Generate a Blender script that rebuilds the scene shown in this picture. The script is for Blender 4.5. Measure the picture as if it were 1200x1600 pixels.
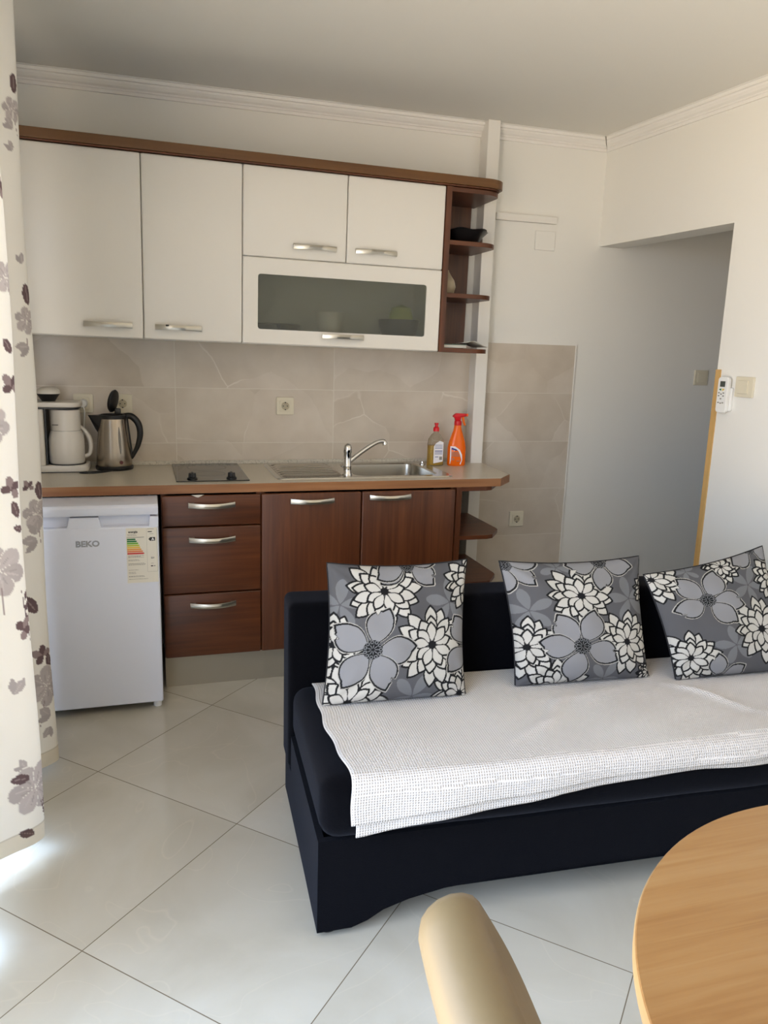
import bpy, bmesh, math, random
import numpy as np
from mathutils import Vector, Matrix, Euler

for o in list(bpy.data.objects):
    bpy.data.objects.remove(o, do_unlink=True)
SC = bpy.context.scene
COL = SC.collection
PI = math.pi

# ------------------------------------------------------------------ camera
YAW, PITCH, ROLL, FPX = 0.2982, 0.2050, 0.0310, 1209.25
CAM = Vector((-0.0362, -3.6486, 1.4055))
fwd = Vector((math.sin(YAW) * math.cos(PITCH), math.cos(YAW) * math.cos(PITCH), -math.sin(PITCH)))
rt = Vector((math.cos(YAW), -math.sin(YAW), 0))
up = rt.cross(fwd)
r2 = rt * math.cos(ROLL) + up * math.sin(ROLL)
u2 = -rt * math.sin(ROLL) + up * math.cos(ROLL)
cd = bpy.data.cameras.new('camera')
cam = bpy.data.objects.new('camera', cd)
COL.objects.link(cam)
cam.matrix_world = Matrix((( r2.x, u2.x, -fwd.x, CAM.x), (r2.y, u2.y, -fwd.y, CAM.y), (r2.z, u2.z, -fwd.z, CAM.z), (0, 0, 0, 1)))
cd.sensor_fit = 'VERTICAL'
cd.sensor_height = 36.0
cd.lens = FPX * 36.0 / 1600.0
cd.clip_start = 0.02
SC.camera = cam

# ------------------------------------------------------------------ sky, sun, exposure
SC.view_settings.view_transform = 'Standard'
SC.view_settings.look = 'None'
SC.view_settings.gamma = 1.0
SC.view_settings.exposure = 0.5
SC.view_settings.use_curve_mapping = False
world = bpy.data.worlds.new('sky')
SC.world = world
world.use_nodes = True
wn = world.node_tree.nodes
wl = world.node_tree.links
wn.clear()
wtc = wn.new('ShaderNodeTexCoord')
wsep = wn.new('ShaderNodeSeparateXYZ')
wramp = wn.new('ShaderNodeValToRGB')
wmap = wn.new('ShaderNodeMapRange')
wbg = wn.new('ShaderNodeBackground')
wout = wn.new('ShaderNodeOutputWorld')
wmap.inputs['From Min'].default_value = -1.0
wl.new(wtc.outputs['Generated'], wsep.inputs[0])
wl.new(wsep.outputs['Z'], wmap.inputs['Value'])
wl.new(wmap.outputs[0], wramp.inputs[0])
wl.new(wramp.outputs[0], wbg.inputs['Color'])
wl.new(wbg.outputs[0], wout.inputs[0])
els = wramp.color_ramp.elements
els[0].position = 0.0; els[0].color = (1.0, 0.84, 0.64, 1)
els[1].position = 1.0; els[1].color = (0.45, 0.66, 1.0, 1)
e = els.new(0.46); e.color = (1.0, 0.84, 0.64, 1)
e = els.new(0.52); e.color = (0.62, 0.76, 0.97, 1)
WORLD_STRENGTH = 7.2
wbg.inputs['Strength'].default_value = WORLD_STRENGTH

sd = bpy.data.lights.new('sun', 'SUN')
sd.energy = 2.4
sd.angle = 0.02
sd.color = (1.0, 0.97, 0.93)
sun = bpy.data.objects.new('sun', sd)
COL.objects.link(sun)
sun.rotation_euler = Vector((0.45, -0.45, -1.2)).to_track_quat('-Z', 'Y').to_euler()

# the balcony door opening in the left wall, from y=-1.35 to y=-4.1: a light portal for the sky
pd = bpy.data.lights.new('balcony_portal', 'AREA')
pd.shape = 'RECTANGLE'
pd.size = 2.3
pd.size_y = 2.75
pd.cycles.is_portal = True
portal = bpy.data.objects.new('balcony_portal', pd)
COL.objects.link(portal)
portal.location = (-0.80, -2.725, 1.17)
portal.rotation_euler = (0, -PI / 2, 0)

# ------------------------------------------------------------------ materials
def srgb(r, g, b):
    f = lambda c: (c / 255 / 12.92) if c / 255 <= 0.04045 else ((c / 255 + 0.055) / 1.055) ** 2.4
    return (f(r), f(g), f(b), 1)


def mat(name, col=(0.8, 0.8, 0.8, 1), rough=0.5, metal=0.0, spec=0.5, bump=None, trans=0.0, coat=0.0, ior=None):
    m = bpy.data.materials.new(name)
    m.use_nodes = True
    nt = m.node_tree
    b = nt.nodes['Principled BSDF']
    b.inputs['Base Color'].default_value = col
    b.inputs['Roughness'].default_value = rough
    b.inputs['Metallic'].default_value = metal
    b.inputs['Specular IOR Level'].default_value = spec
    b.inputs['Transmission Weight'].default_value = trans
    b.inputs['Coat Weight'].default_value = coat
    if ior: b.inputs['IOR'].default_value = ior
    if bump:
        scale, strength = bump
        tc = nt.nodes.new('ShaderNodeTexCoord')
        n = nt.nodes.new('ShaderNodeTexNoise')
        n.inputs['Scale'].default_value = scale
        n.inputs['Detail'].default_value = 4
        bp = nt.nodes.new('ShaderNodeBump')
        bp.inputs['Strength'].default_value = strength
        bp.inputs['Distance'].default_value = 0.002
        nt.links.new(tc.outputs['Object'], n.inputs['Vector'])
        nt.links.new(n.outputs['Fac'], bp.inputs['Height'])
        nt.links.new(bp.outputs[0], b.inputs['Normal'])
    return m


def nodes_of(m):
    return m.node_tree.nodes, m.node_tree.links, m.node_tree.nodes['Principled BSDF']


def ramp(ns, stops):
    r = ns.new('ShaderNodeValToRGB')
    e = r.color_ramp.elements
    e[0].position, e[0].color = stops[0]
    e[1].position, e[1].color = stops[-1]
    for p, c in stops[1:-1]:
        x = e.new(p); x.color = c
    return r


def wood(name, c1, c2, c3, axis='Z', rough=0.35, fine=60, coarse=2.5):
    m = mat(name, c2, rough)
    ns, ls, b = nodes_of(m)
    tc = ns.new('ShaderNodeTexCoord')
    mp = ns.new('ShaderNodeMapping')
    sc = [fine, fine, fine]
    sc['XYZ'.index(axis)] = coarse
    mp.inputs['Scale'].default_value = sc
    n1 = ns.new('ShaderNodeTexNoise'); n1.inputs['Scale'].default_value = 1.0; n1.inputs['Detail'].default_value = 6; n1.inputs['Distortion'].default_value = 0.6
    mp2 = ns.new('ShaderNodeMapping')
    sc2 = [9, 9, 9]
    sc2['XYZ'.index(axis)] = 0.8
    mp2.inputs['Scale'].default_value = sc2
    n2 = ns.new('ShaderNodeTexNoise'); n2.inputs['Scale'].default_value = 1.0; n2.inputs['Detail'].default_value = 3; n2.inputs['Distortion'].default_value = 1.2
    mx = ns.new('ShaderNodeMath'); mx.operation = 'ADD'
    h = ns.new('ShaderNodeMath'); h.operation = 'MULTIPLY'; h.inputs[1].default_value = 0.5
    r = ramp(ns, [(0.36, c1), (0.5, c2), (0.66, c3)])
    ls.new(tc.outputs['Object'], mp.inputs[0]); ls.new(mp.outputs[0], n1.inputs['Vector'])
    ls.new(tc.outputs['Object'], mp2.inputs[0]); ls.new(mp2.outputs[0], n2.inputs['Vector'])
    ls.new(n1.outputs['Fac'], mx.inputs[0]); ls.new(n2.outputs['Fac'], mx.inputs[1])
    ls.new(mx.outputs[0], h.inputs[0]); ls.new(h.outputs[0], r.inputs[0]); ls.new(r.outputs[0], b.inputs['Base Color'])
    return m


M = {}
M['wall'] = mat('wall_paint', srgb(238, 236, 230), 0.85, bump=(9, 0.12))
M['ceiling'] = mat('ceiling_paint', srgb(232, 229, 221), 0.9, bump=(6, 0.1))
M['plaster'] = mat('plaster_moulding', srgb(240, 237, 232), 0.7)
M['white_door'] = mat('white_foil', srgb(228, 224, 216), 0.32, bump=(3, 0.05))
M['white_trunk'] = mat('painted_plastic', srgb(236, 233, 227), 0.6)
M['satin'] = mat('satin_chrome', srgb(190, 186, 176), 0.32, 1.0)
M['chrome'] = mat('chrome', srgb(215, 215, 215), 0.12, 1.0)
M['steel'] = mat('brushed_steel', srgb(200, 197, 190), 0.22, 1.0)
M['drainer_steel'] = mat('drainer_steel', srgb(205, 202, 196), 0.17, 1.0)
M['kettle_steel'] = mat('kettle_steel', srgb(165, 155, 142), 0.27, 1.0)
M['kick'] = mat('aluminium_plinth', srgb(176, 168, 152), 0.45, 0.75)
M['black'] = mat('black_plastic', srgb(22, 22, 24), 0.35)
M['dark'] = mat('dark_gap', srgb(20, 14, 12), 0.8)
M['walnut_v'] = wood('walnut_vertical', srgb(72, 37, 17), srgb(88, 46, 22), srgb(104, 58, 30), 'Z', 0.38)
M['walnut_h'] = wood('walnut_horizontal', srgb(72, 37, 17), srgb(88, 46, 22), srgb(104, 58, 30), 'X', 0.38)
M['walnut_edge'] = wood('walnut_edging', srgb(134, 88, 54), srgb(152, 104, 66), srgb(166, 118, 78), 'X', 0.42)
M['cornice'] = wood('cornice_board', srgb(88, 54, 20), srgb(98, 62, 24), srgb(106, 70, 30), 'X', 0.4)
M['beech'] = wood('beech_tabletop', srgb(140, 98, 54), srgb(152, 112, 66), srgb(160, 124, 80), 'X', 0.36, 90, 4)
M['beech_edge'] = mat('beech_edge', srgb(172, 140, 94), 0.4)
M['pine'] = wood('light_wood_strip', srgb(196, 154, 92), srgb(208, 168, 106), srgb(218, 180, 120), 'Z', 0.4)
M['fridge'] = mat('fridge_enamel', srgb(226, 231, 246), 0.28)
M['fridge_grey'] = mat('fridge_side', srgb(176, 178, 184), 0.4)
M['navy'] = mat('navy_upholstery', srgb(7, 7, 10), 0.95, spec=0.03, bump=(420, 0.7))
M['navy'].node_tree.nodes['Principled BSDF'].inputs['Sheen Weight'].default_value = 0.06
M['navy'].node_tree.nodes['Principled BSDF'].inputs['Sheen Tint'].default_value = (0.7, 0.75, 0.95, 1)
M['leather'] = mat('cream_leather', srgb(112, 96, 68), 0.5, bump=(11, 0.9))
M['cream'] = mat('cream_plastic', srgb(222, 214, 192), 0.35)
M['cream_shade'] = mat('socket_recess_shade', srgb(176, 166, 142), 0.5)  # darker copy of the cream, paints the shade inside the socket
M['coffee_white'] = mat('off_white_plastic', srgb(214, 208, 198), 0.33)
M['white_plastic'] = mat('white_plastic', srgb(238, 238, 236), 0.35)
M['orange'] = mat('orange_plastic', srgb(255, 112, 8), 0.25)
M['orange'].node_tree.nodes['Principled BSDF'].inputs['Subsurface Weight'].default_value = 0.1
M['red'] = mat('red_plastic', srgb(214, 20, 34), 0.3)
M['trigger'] = mat('trigger_plastic', srgb(240, 110, 10), 0.3)
M['label'] = mat('paper_label', srgb(242, 240, 246), 0.5)
M['blue'] = mat('blue_ink', srgb(34, 58, 140), 0.5)
M['ink'] = mat('black_ink', srgb(30, 30, 32), 0.6)
M['grey_ink'] = mat('grey_ink', srgb(140, 136, 130), 0.6)
M['sticker'] = mat('energy_sticker', srgb(234, 230, 218), 0.5)
M['logo'] = mat('logo_grey', srgb(150, 152, 158), 0.35, 0.4)
M['vase'] = mat('glazed_ceramic', srgb(178, 164, 138), 0.3)
M['green_leaf'] = mat('green_fruit', srgb(150, 160, 40), 0.5)
M['paper'] = mat('paper', srgb(226, 224, 214), 0.7)
M['book_green'] = mat('booklet_cover', srgb(90, 110, 100), 0.6)
M['liquid'] = mat('yellow_detergent', srgb(240, 196, 18), 0.12, trans=0.45, ior=1.3)
M['clear'] = mat('clear_plastic', srgb(236, 232, 220), 0.08, trans=0.92, ior=1.2)
M['redlight'] = mat('red_switch', srgb(92, 18, 14), 0.4)
M['gauge'] = mat('water_window', srgb(120, 116, 108), 0.2)
M['lcd'] = mat('lcd_grey', srgb(70, 76, 72), 0.3)
M['yellow_ink'] = mat('yellow_ink', srgb(236, 196, 70), 0.5)
M['green_ink'] = mat('green_ink', srgb(20, 120, 60), 0.5)
M['green2'] = mat('light_green_ink', srgb(110, 180, 60), 0.5)
M['green3'] = mat('lime_ink', srgb(190, 200, 60), 0.5)
M['orange_ink'] = mat('orange_ink', srgb(226, 130, 80), 0.5)
M['orange2'] = mat('amber_ink', srgb(230, 160, 60), 0.5)
M['red_ink'] = mat('red_ink', srgb(206, 50, 44), 0.5)
M['alu_white'] = mat('white_door_frame', srgb(235, 235, 235), 0.4)


def glass_hob():
    return mat('black_glass', srgb(26, 24, 24), 0.06, spec=0.6)


M['hob'] = glass_hob()
m = mat('frosted_glass', srgb(196, 198, 190), 0.26, trans=0.90, ior=1.2)
M['frost'] = m
m = mat('window_glass', (1, 1, 1, 1), 0.0, trans=1.0, ior=1.02)
M['glass'] = m


def laminate():
    m = mat('worktop_laminate', srgb(176, 166, 148), 0.3)
    ns, ls, b = nodes_of(m)
    tc = ns.new('ShaderNodeTexCoord')
    n = ns.new('ShaderNodeTexNoise'); n.inputs['Scale'].default_value = 260; n.inputs['Detail'].default_value = 3
    r = ramp(ns, [(0.38, srgb(186, 178, 162)), (0.6, srgb(206, 198, 182))])
    ls.new(tc.outputs['Object'], n.inputs['Vector']); ls.new(n.outputs['Fac'], r.inputs[0]); ls.new(r.outputs[0], b.inputs['Base Color'])
    return m


M['laminate'] = laminate()


def speckle():
    m = mat('speckled_upstand', srgb(190, 184, 172), 0.35)
    ns, ls, b = nodes_of(m)
    tc = ns.new('ShaderNodeTexCoord')
    n = ns.new('ShaderNodeTexNoise'); n.inputs['Scale'].default_value = 190; n.inputs['Detail'].default_value = 2
    r = ramp(ns, [(0.34, srgb(174, 168, 156)), (0.44, srgb(202, 196, 183)), (0.7, srgb(212, 206, 193))])
    ls.new(tc.outputs['Object'], n.inputs['Vector']); ls.new(n.outputs['Fac'], r.inputs[0]); ls.new(r.outputs[0], b.inputs['Base Color'])
    return m


M['speckle'] = speckle()


def math_node(ns, ls, op, a, b=None):
    n = ns.new('ShaderNodeMath'); n.operation = op
    for i, x in enumerate([a, b]):
        if x is None: continue
        if isinstance(x, (int, float)): n.inputs[i].default_value = x
        else: ls.new(x, n.inputs[i])
    return n.outputs[0]


def line_mask(ns, ls, coord, pitch, offset, half):
    """1 on the joint lines coord = offset + k*pitch, 0 elsewhere"""
    t = math_node(ns, ls, 'SUBTRACT', coord, offset)
    t = math_node(ns, ls, 'DIVIDE', t, pitch)
    t = math_node(ns, ls, 'ADD', t, 100.5)
    t = math_node(ns, ls, 'FRACT', t)
    t = math_node(ns, ls, 'SUBTRACT', t, 0.5)
    t = math_node(ns, ls, 'ABSOLUTE', t)
    return math_node(ns, ls, 'LESS_THAN', t, half / pitch)


def cell_id(ns, ls, coord, pitch, offset):
    t = math_node(ns, ls, 'SUBTRACT', coord, offset)
    t = math_node(ns, ls, 'DIVIDE', t, pitch)
    return math_node(ns, ls, 'FLOOR', t)


def floor_tiles():
    GX, GY, GS, GA = -0.2332, -1.1279, 0.5795, -0.7743
    m = mat('polished_floor_tile', srgb(196, 188, 172), 0.13, spec=0.5)
    ns, ls, b = nodes_of(m)
    g = ns.new('ShaderNodeNewGeometry')
    mp = ns.new('ShaderNodeMapping'); mp.vector_type = 'POINT'
    c, s = math.cos(GA), math.sin(GA)
    sep = ns.new('ShaderNodeSeparateXYZ'); ls.new(g.outputs['Position'], sep.inputs[0])
    dx = math_node(ns, ls, 'SUBTRACT', sep.outputs[0], GX)
    dy = math_node(ns, ls, 'SUBTRACT', sep.outputs[1], GY)
    a = math_node(ns, ls, 'ADD', math_node(ns, ls, 'MULTIPLY', dx, c), math_node(ns, ls, 'MULTIPLY', dy, s))
    bb = math_node(ns, ls, 'ADD', math_node(ns, ls, 'MULTIPLY', dx, s), math_node(ns, ls, 'MULTIPLY', dy, -c))
    la = line_mask(ns, ls, a, GS, 0.0, 0.0013)
    lb = line_mask(ns, ls, bb, GS, 0.0, 0.0013)
    ln = math_node(ns, ls, 'MAXIMUM', la, lb)
    ida = cell_id(ns, ls, a, GS, 0.0); idb = cell_id(ns, ls, bb, GS, 0.0)
    comb = ns.new('ShaderNodeCombineXYZ'); ls.new(ida, comb.inputs[0]); ls.new(idb, comb.inputs[1])
    wn_ = ns.new('ShaderNodeTexWhiteNoise'); wn_.noise_dimensions = '3D'; ls.new(comb.outputs[0], wn_.inputs['Vector'])
    off = ns.new('ShaderNodeVectorMath'); off.operation = 'SCALE'; off.inputs['Scale'].default_value = 7.0; ls.new(wn_.outputs['Color'], off.inputs[0])
    ad = ns.new('ShaderNodeVectorMath'); ad.operation = 'ADD'; ls.new(g.outputs['Position'], ad.inputs[0]); ls.new(off.outputs[0], ad.inputs[1])
    n = ns.new('ShaderNodeTexNoise'); n.inputs['Scale'].default_value = 2.2; n.inputs['Detail'].default_value = 6; n.inputs['Distortion'].default_value = 1.1
    ls.new(ad.outputs[0], n.inputs['Vector'])
    r = ramp(ns, [(0.3, srgb(184, 179, 166)), (0.5, srgb(192, 188, 176)), (0.72, srgb(200, 197, 187))])
    ls.new(n.outputs['Fac'], r.inputs[0])
    v = ns.new('ShaderNodeTexNoise'); v.inputs['Scale'].default_value = 1.3; v.inputs['Detail'].default_value = 2; v.inputs['Distortion'].default_value = 2.5
    ls.new(ad.outputs[0], v.inputs['Vector'])
    vm = math_node(ns, ls, 'ABSOLUTE', math_node(ns, ls, 'SUBTRACT', v.outputs['Fac'], 0.5))
    vr = ramp(ns, [(0.0, (0.22, 0.22, 0.22, 1)), (0.006, (0, 0, 0, 1))]); ls.new(vm, vr.inputs[0])
    mx = ns.new('ShaderNodeMixRGB'); ls.new(vr.outputs[0], mx.inputs[0]); ls.new(r.outputs[0], mx.inputs[1]); mx.inputs[2].default_value = srgb(214, 206, 190)
    mg = ns.new('ShaderNodeMixRGB'); ls.new(ln, mg.inputs[0]); ls.new(mx.outputs[0], mg.inputs[1]); mg.inputs[2].default_value = srgb(118, 108, 92)
    ls.new(mg.outputs[0], b.inputs['Base Color'])
    return m


def wall_tiles():
    m = mat('marbled_wall_tile', srgb(186, 172, 156), 0.2, spec=0.45)
    ns, ls, b = nodes_of(m)
    g = ns.new('ShaderNodeNewGeometry')
    sep = ns.new('ShaderNodeSeparateXYZ'); ls.new(g.outputs['Position'], sep.inputs[0])
    X, Z = sep.outputs[0], sep.outputs[2]
    lx = line_mask(ns, ls, X, 0.73, 0.083, 0.0013)
    lz = line_mask(ns, ls, Z, 0.2497, 0.9665, 0.0011)
    ln = math_node(ns, ls, 'MAXIMUM', lx, lz)
    comb = ns.new('ShaderNodeCombineXYZ'); ls.new(cell_id(ns, ls, X, 0.73, 0.083), comb.inputs[0]); ls.new(cell_id(ns, ls, Z, 0.2497, 0.9665), comb.inputs[2])
    wn_ = ns.new('ShaderNodeTexWhiteNoise'); wn_.noise_dimensions = '3D'; ls.new(comb.outputs[0], wn_.inputs['Vector'])
    off = ns.new('ShaderNodeVectorMath'); off.operation = 'SCALE'; off.inputs['Scale'].default_value = 9.0; ls.new(wn_.outputs['Color'], off.inputs[0])
    ad = ns.new('ShaderNodeVectorMath'); ad.operation = 'ADD'; ls.new(g.outputs['Position'], ad.inputs[0]); ls.new(off.outputs[0], ad.inputs[1])
    vo = ns.new('ShaderNodeTexVoronoi'); vo.feature = 'F1'; vo.inputs['Scale'].default_value = 3.2
    dn = ns.new('ShaderNodeTexNoise'); dn.inputs['Scale'].default_value = 3.0; dn.inputs['Detail'].default_value = 4; ls.new(ad.outputs[0], dn.inputs['Vector'])
    sc = ns.new('ShaderNodeVectorMath'); sc.operation = 'SCALE'; sc.inputs['Scale'].default_value = 0.13; ls.new(dn.outputs['Color'], sc.inputs[0])
    a2 = ns.new('ShaderNodeVectorMath'); a2.operation = 'ADD'; ls.new(ad.outputs[0], a2.inputs[0]); ls.new(sc.outputs[0], a2.inputs[1])
    ls.new(a2.outputs[0], vo.inputs['Vector'])
    bw = ns.new('ShaderNodeSeparateXYZ'); ls.new(vo.outputs['Color'], bw.inputs[0])
    r1 = ramp(ns, [(0.0, srgb(196, 184, 167)), (0.5, srgb(208, 197, 181)), (1.0, srgb(218, 208, 195))]); ls.new(bw.outputs[0], r1.inputs[0])
    n = ns.new('ShaderNodeTexNoise'); n.inputs['Scale'].default_value = 6; n.inputs['Detail'].default_value = 7; ls.new(ad.outputs[0], n.inputs['Vector'])
    r2_ = ramp(ns, [(0.3, srgb(192, 179, 164)), (0.7, srgb(220, 210, 197))]); ls.new(n.outputs['Fac'], r2_.inputs[0])
    mm = ns.new('ShaderNodeMixRGB'); mm.inputs[0].default_value = 0.5; ls.new(r1.outputs[0], mm.inputs[1]); ls.new(r2_.outputs[0], mm.inputs[2])
    ve = ns.new('ShaderNodeTexVoronoi'); ve.feature = 'DISTANCE_TO_EDGE'; ve.inputs['Scale'].default_value = 3.2; ls.new(a2.outputs[0], ve.inputs['Vector'])
    vr = ramp(ns, [(0.0, (1, 1, 1, 1)), (0.011, (0, 0, 0, 1))]); ls.new(ve.outputs['Distance'], vr.inputs[0])
    gate = ns.new('ShaderNodeTexNoise'); gate.inputs['Scale'].default_value = 2.3; ls.new(ad.outputs[0], gate.inputs['Vector'])
    gr = ramp(ns, [(0.5, (0, 0, 0, 1)), (0.66, (0.55, 0.55, 0.55, 1))]); ls.new(gate.outputs['Fac'], gr.inputs[0])
    vm = math_node(ns, ls, 'MULTIPLY', vr.outputs[0], gr.outputs[0])
    mv = ns.new('ShaderNodeMixRGB'); ls.new(vm, mv.inputs[0]); ls.new(mm.outputs[0], mv.inputs[1]); mv.inputs[2].default_value = srgb(238, 232, 222)
    mg = ns.new('ShaderNodeMixRGB'); ls.new(ln, mg.inputs[0]); ls.new(mv.outputs[0], mg.inputs[1]); mg.inputs[2].default_value = srgb(222, 216, 204)
    ls.new(mg.outputs[0], b.inputs['Base Color'])
    return m


M['floor'] = floor_tiles()
M['tiles'] = wall_tiles()


def waffle():
    m = mat('waffle_cotton', srgb(226, 222, 220), 0.95, spec=0.1)
    ns, ls, b = nodes_of(m)
    uv = ns.new('ShaderNodeUVMap')
    sep = ns.new('ShaderNodeSeparateXYZ'); ls.new(uv.outputs[0], sep.inputs[0])
    def wave(c):
        t = math_node(ns, ls, 'MULTIPLY', c, 2 * PI / 0.0066)
        t = math_node(ns, ls, 'SINE', t)
        t = math_node(ns, ls, 'ADD', math_node(ns, ls, 'MULTIPLY', t, 0.5), 0.5)
        return t
    wx, wy = wave(sep.outputs[0]), wave(sep.outputs[1])
    h = math_node(ns, ls, 'MAXIMUM', wx, wy)
    n = ns.new('ShaderNodeTexNoise'); n.inputs['Scale'].default_value = 5; ls.new(uv.outputs[0], n.inputs['Vector'])
    bp = ns.new('ShaderNodeBump'); bp.inputs['Strength'].default_value = 1.0; bp.inputs['Distance'].default_value = 0.0022
    ls.new(h, bp.inputs['Height']); ls.new(bp.outputs[0], b.inputs['Normal'])
    r = ramp(ns, [(0.25, srgb(196, 191, 189)), (0.75, srgb(222, 218, 216))]); ls.new(h, r.inputs[0]); ls.new(r.outputs[0], b.inputs['Base Color'])
    return m


M['waffle'] = waffle()


def cloth_attr(name, transl=0.0, rough=0.9, bump_scale=600):
    m = mat(name, (1, 1, 1, 1), rough, spec=0.15)
    ns, ls, b = nodes_of(m)
    at = ns.new('ShaderNodeAttribute'); at.attribute_name = 'print'
    tc = ns.new('ShaderNodeTexCoord')
    n = ns.new('ShaderNodeTexNoise'); n.inputs['Scale'].default_value = bump_scale; ls.new(tc.outputs['Object'], n.inputs['Vector'])
    bp = ns.new('ShaderNodeBump'); bp.inputs['Strength'].default_value = 0.25; bp.inputs['Distance'].default_value = 0.001
    ls.new(n.outputs['Fac'], bp.inputs['Height']); ls.new(bp.outputs[0], b.inputs['Normal'])
    ls.new(at.outputs['Color'], b.inputs['Base Color'])
    if transl > 0:
        tr = ns.new('ShaderNodeBsdfTranslucent'); ls.new(at.outputs['Color'], tr.inputs['Color'])
        mx = ns.new('ShaderNodeMixShader'); mx.inputs[0].default_value = transl
        out = ns['Material Output']
        ls.new(b.outputs[0], mx.inputs[1]); ls.new(tr.outputs[0], mx.inputs[2]); ls.new(mx.outputs[0], out.inputs[0])
    return m


M['pillow_print'] = cloth_attr('floral_cushion_print')
M['curtain_print'] = cloth_attr('floral_curtain_print', 0.08)
M['pillow_back'] = mat('black_cotton', srgb(24, 24, 28), 0.9, bump=(500, 0.4))

# ------------------------------------------------------------------ geometry helpers
def tag(o, label=None, cat=None, group=None, kind=None):
    if label: o['label'] = label
    if cat: o['category'] = cat
    if group: o['group'] = group
    if kind: o['kind'] = kind
    return o


def thing(name, label, cat, loc, rot=(0, 0, 0), group=None):
    o = bpy.data.objects.new(name, None)
    o.empty_display_size = 0.05
    COL.objects.link(o)
    o.location = loc
    o.rotation_euler = rot
    o['_base'] = list(loc)
    return tag(o, label, cat, group)


def base_of(p):
    """world position (as the coordinates the part is drawn in) of a parent"""
    return Vector(p['_base']) if p is not None and '_base' in p else Vector((0, 0, 0))


def obj(name, bm, m, parent=None, smooth=False, origin=None):
    """link a bmesh drawn in scene coordinates as one mesh object; a part is stored relative to its thing's base"""
    me = bpy.data.meshes.new(name)
    base = base_of(parent)
    if parent is None and origin is not None:
        base = Vector(origin)
    bmesh.ops.translate(bm, vec=-base, verts=bm.verts)
    bm.normal_update()
    bm.to_mesh(me)
    bm.free()
    if smooth:
        for p in me.polygons: p.use_smooth = True
    me.materials.append(m if not isinstance(m, str) else M[m])
    o = bpy.data.objects.new(name, me)
    COL.objects.link(o)
    if parent is not None:
        o.parent = parent
        o['_base'] = list(base)
    else:
        o.location = base
        o['_base'] = list(base)
    return o


def autosmooth(o, deg=35):
    me = o.data
    for p in me.polygons: p.use_smooth = True
    bm = bmesh.new(); bm.from_mesh(me)
    for e in bm.edges:
        if len(e.link_faces) == 2 and e.calc_face_angle(0) > math.radians(deg): e.smooth = False
    bm.to_mesh(me); bm.free()
    return o


def add_box(bm, x0, x1, y0, y1, z0, z1, bev=0.0, seg=2):
    t = bmesh.new()
    bmesh.ops.create_cube(t, size=1)
    bmesh.ops.scale(t, vec=(abs(x1 - x0), abs(y1 - y0), abs(z1 - z0)), verts=t.verts)
    bmesh.ops.translate(t, vec=((x0 + x1) / 2, (y0 + y1) / 2, (z0 + z1) / 2), verts=t.verts)
    if bev > 0:
        bmesh.ops.bevel(t, geom=t.edges[:], offset=bev, segments=seg, affect='EDGES', profile=0.5)
    join(bm, t)


def join(bm, t, mtx=None):
    if mtx is not None: bmesh.ops.transform(t, matrix=mtx, verts=t.verts)
    me = bpy.data.meshes.new('tmp')
    t.to_mesh(me); t.free()
    bm.from_mesh(me)
    bpy.data.meshes.remove(me)


def box(*a, **k):
    bm = bmesh.new(); add_box(bm, *a, **k); return bm


def add_prism(bm, pts, z0, z1, bev=0.0, seg=2, axis='Z'):
    """extrude an outline; axis Z: pts are (x,y); axis Y: pts are (x,z) from y=z0 to z1; axis X: pts are (y,z)"""
    t = bmesh.new()
    def P(a, b, c):
        return {'Z': (a, b, c), 'Y': (a, c, b), 'X': (c, a, b)}[axis]
    lo = [t.verts.new(P(a, b, z0)) for a, b in pts]
    hi = [t.verts.new(P(a, b, z1)) for a, b in pts]
    t.faces.new(lo[::-1]); t.faces.new(hi)
    n = len(pts)
    for i in range(n):
        t.faces.new((lo[i], lo[(i + 1) % n], hi[(i + 1) % n], hi[i]))
    bmesh.ops.recalc_face_normals(t, faces=t.faces)
    if bev > 0:
        es = [e for e in t.edges if e.calc_face_angle(0) > 0.5]
        bmesh.ops.bevel(t, geom=es, offset=bev, segments=seg, affect='EDGES', profile=0.5)
    join(bm, t)


def prism(*a, **k):
    bm = bmesh.new(); add_prism(bm, *a, **k); return bm


def add_lathe(bm, prof, cx, cy, seg=40, sx=1.0, sy=1.0, cap=True):
    """prof: [(r,z)...] bottom to top"""
    rings = []
    for r, z in prof:
        rings.append([bm.verts.new((cx + sx * r * math.cos(2 * PI * i / seg), cy + sy * r * math.sin(2 * PI * i / seg), z)) for i in range(seg)])
    for a, b in zip(rings, rings[1:]):
        for i in range(seg):
            bm.faces.new((a[i], a[(i + 1) % seg], b[(i + 1) % seg], b[i]))
    if cap:
        bm.faces.new(rings[0][::-1]); bm.faces.new(rings[-1])


def lathe(*a, **k):
    bm = bmesh.new(); add_lathe(bm, *a, **k); bmesh.ops.recalc_face_normals(bm, faces=bm.faces); return bm


def add_cyl(bm, p0, p1, r0, r1=None, seg=20):
    r1 = r0 if r1 is None else r1
    p0, p1 = Vector(p0), Vector(p1)
    t = bmesh.new()
    d = p1 - p0
    bmesh.ops.create_cone(t, cap_ends=True, segments=seg, radius1=r0, radius2=r1, depth=d.length)
    q = d.to_track_quat('Z', 'Y').to_matrix().to_4x4()
    join(bm, t, Matrix.Translation((p0 + p1) / 2) @ q)


def cyl(*a, **k):
    bm = bmesh.new(); add_cyl(bm, *a, **k); return bm


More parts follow.
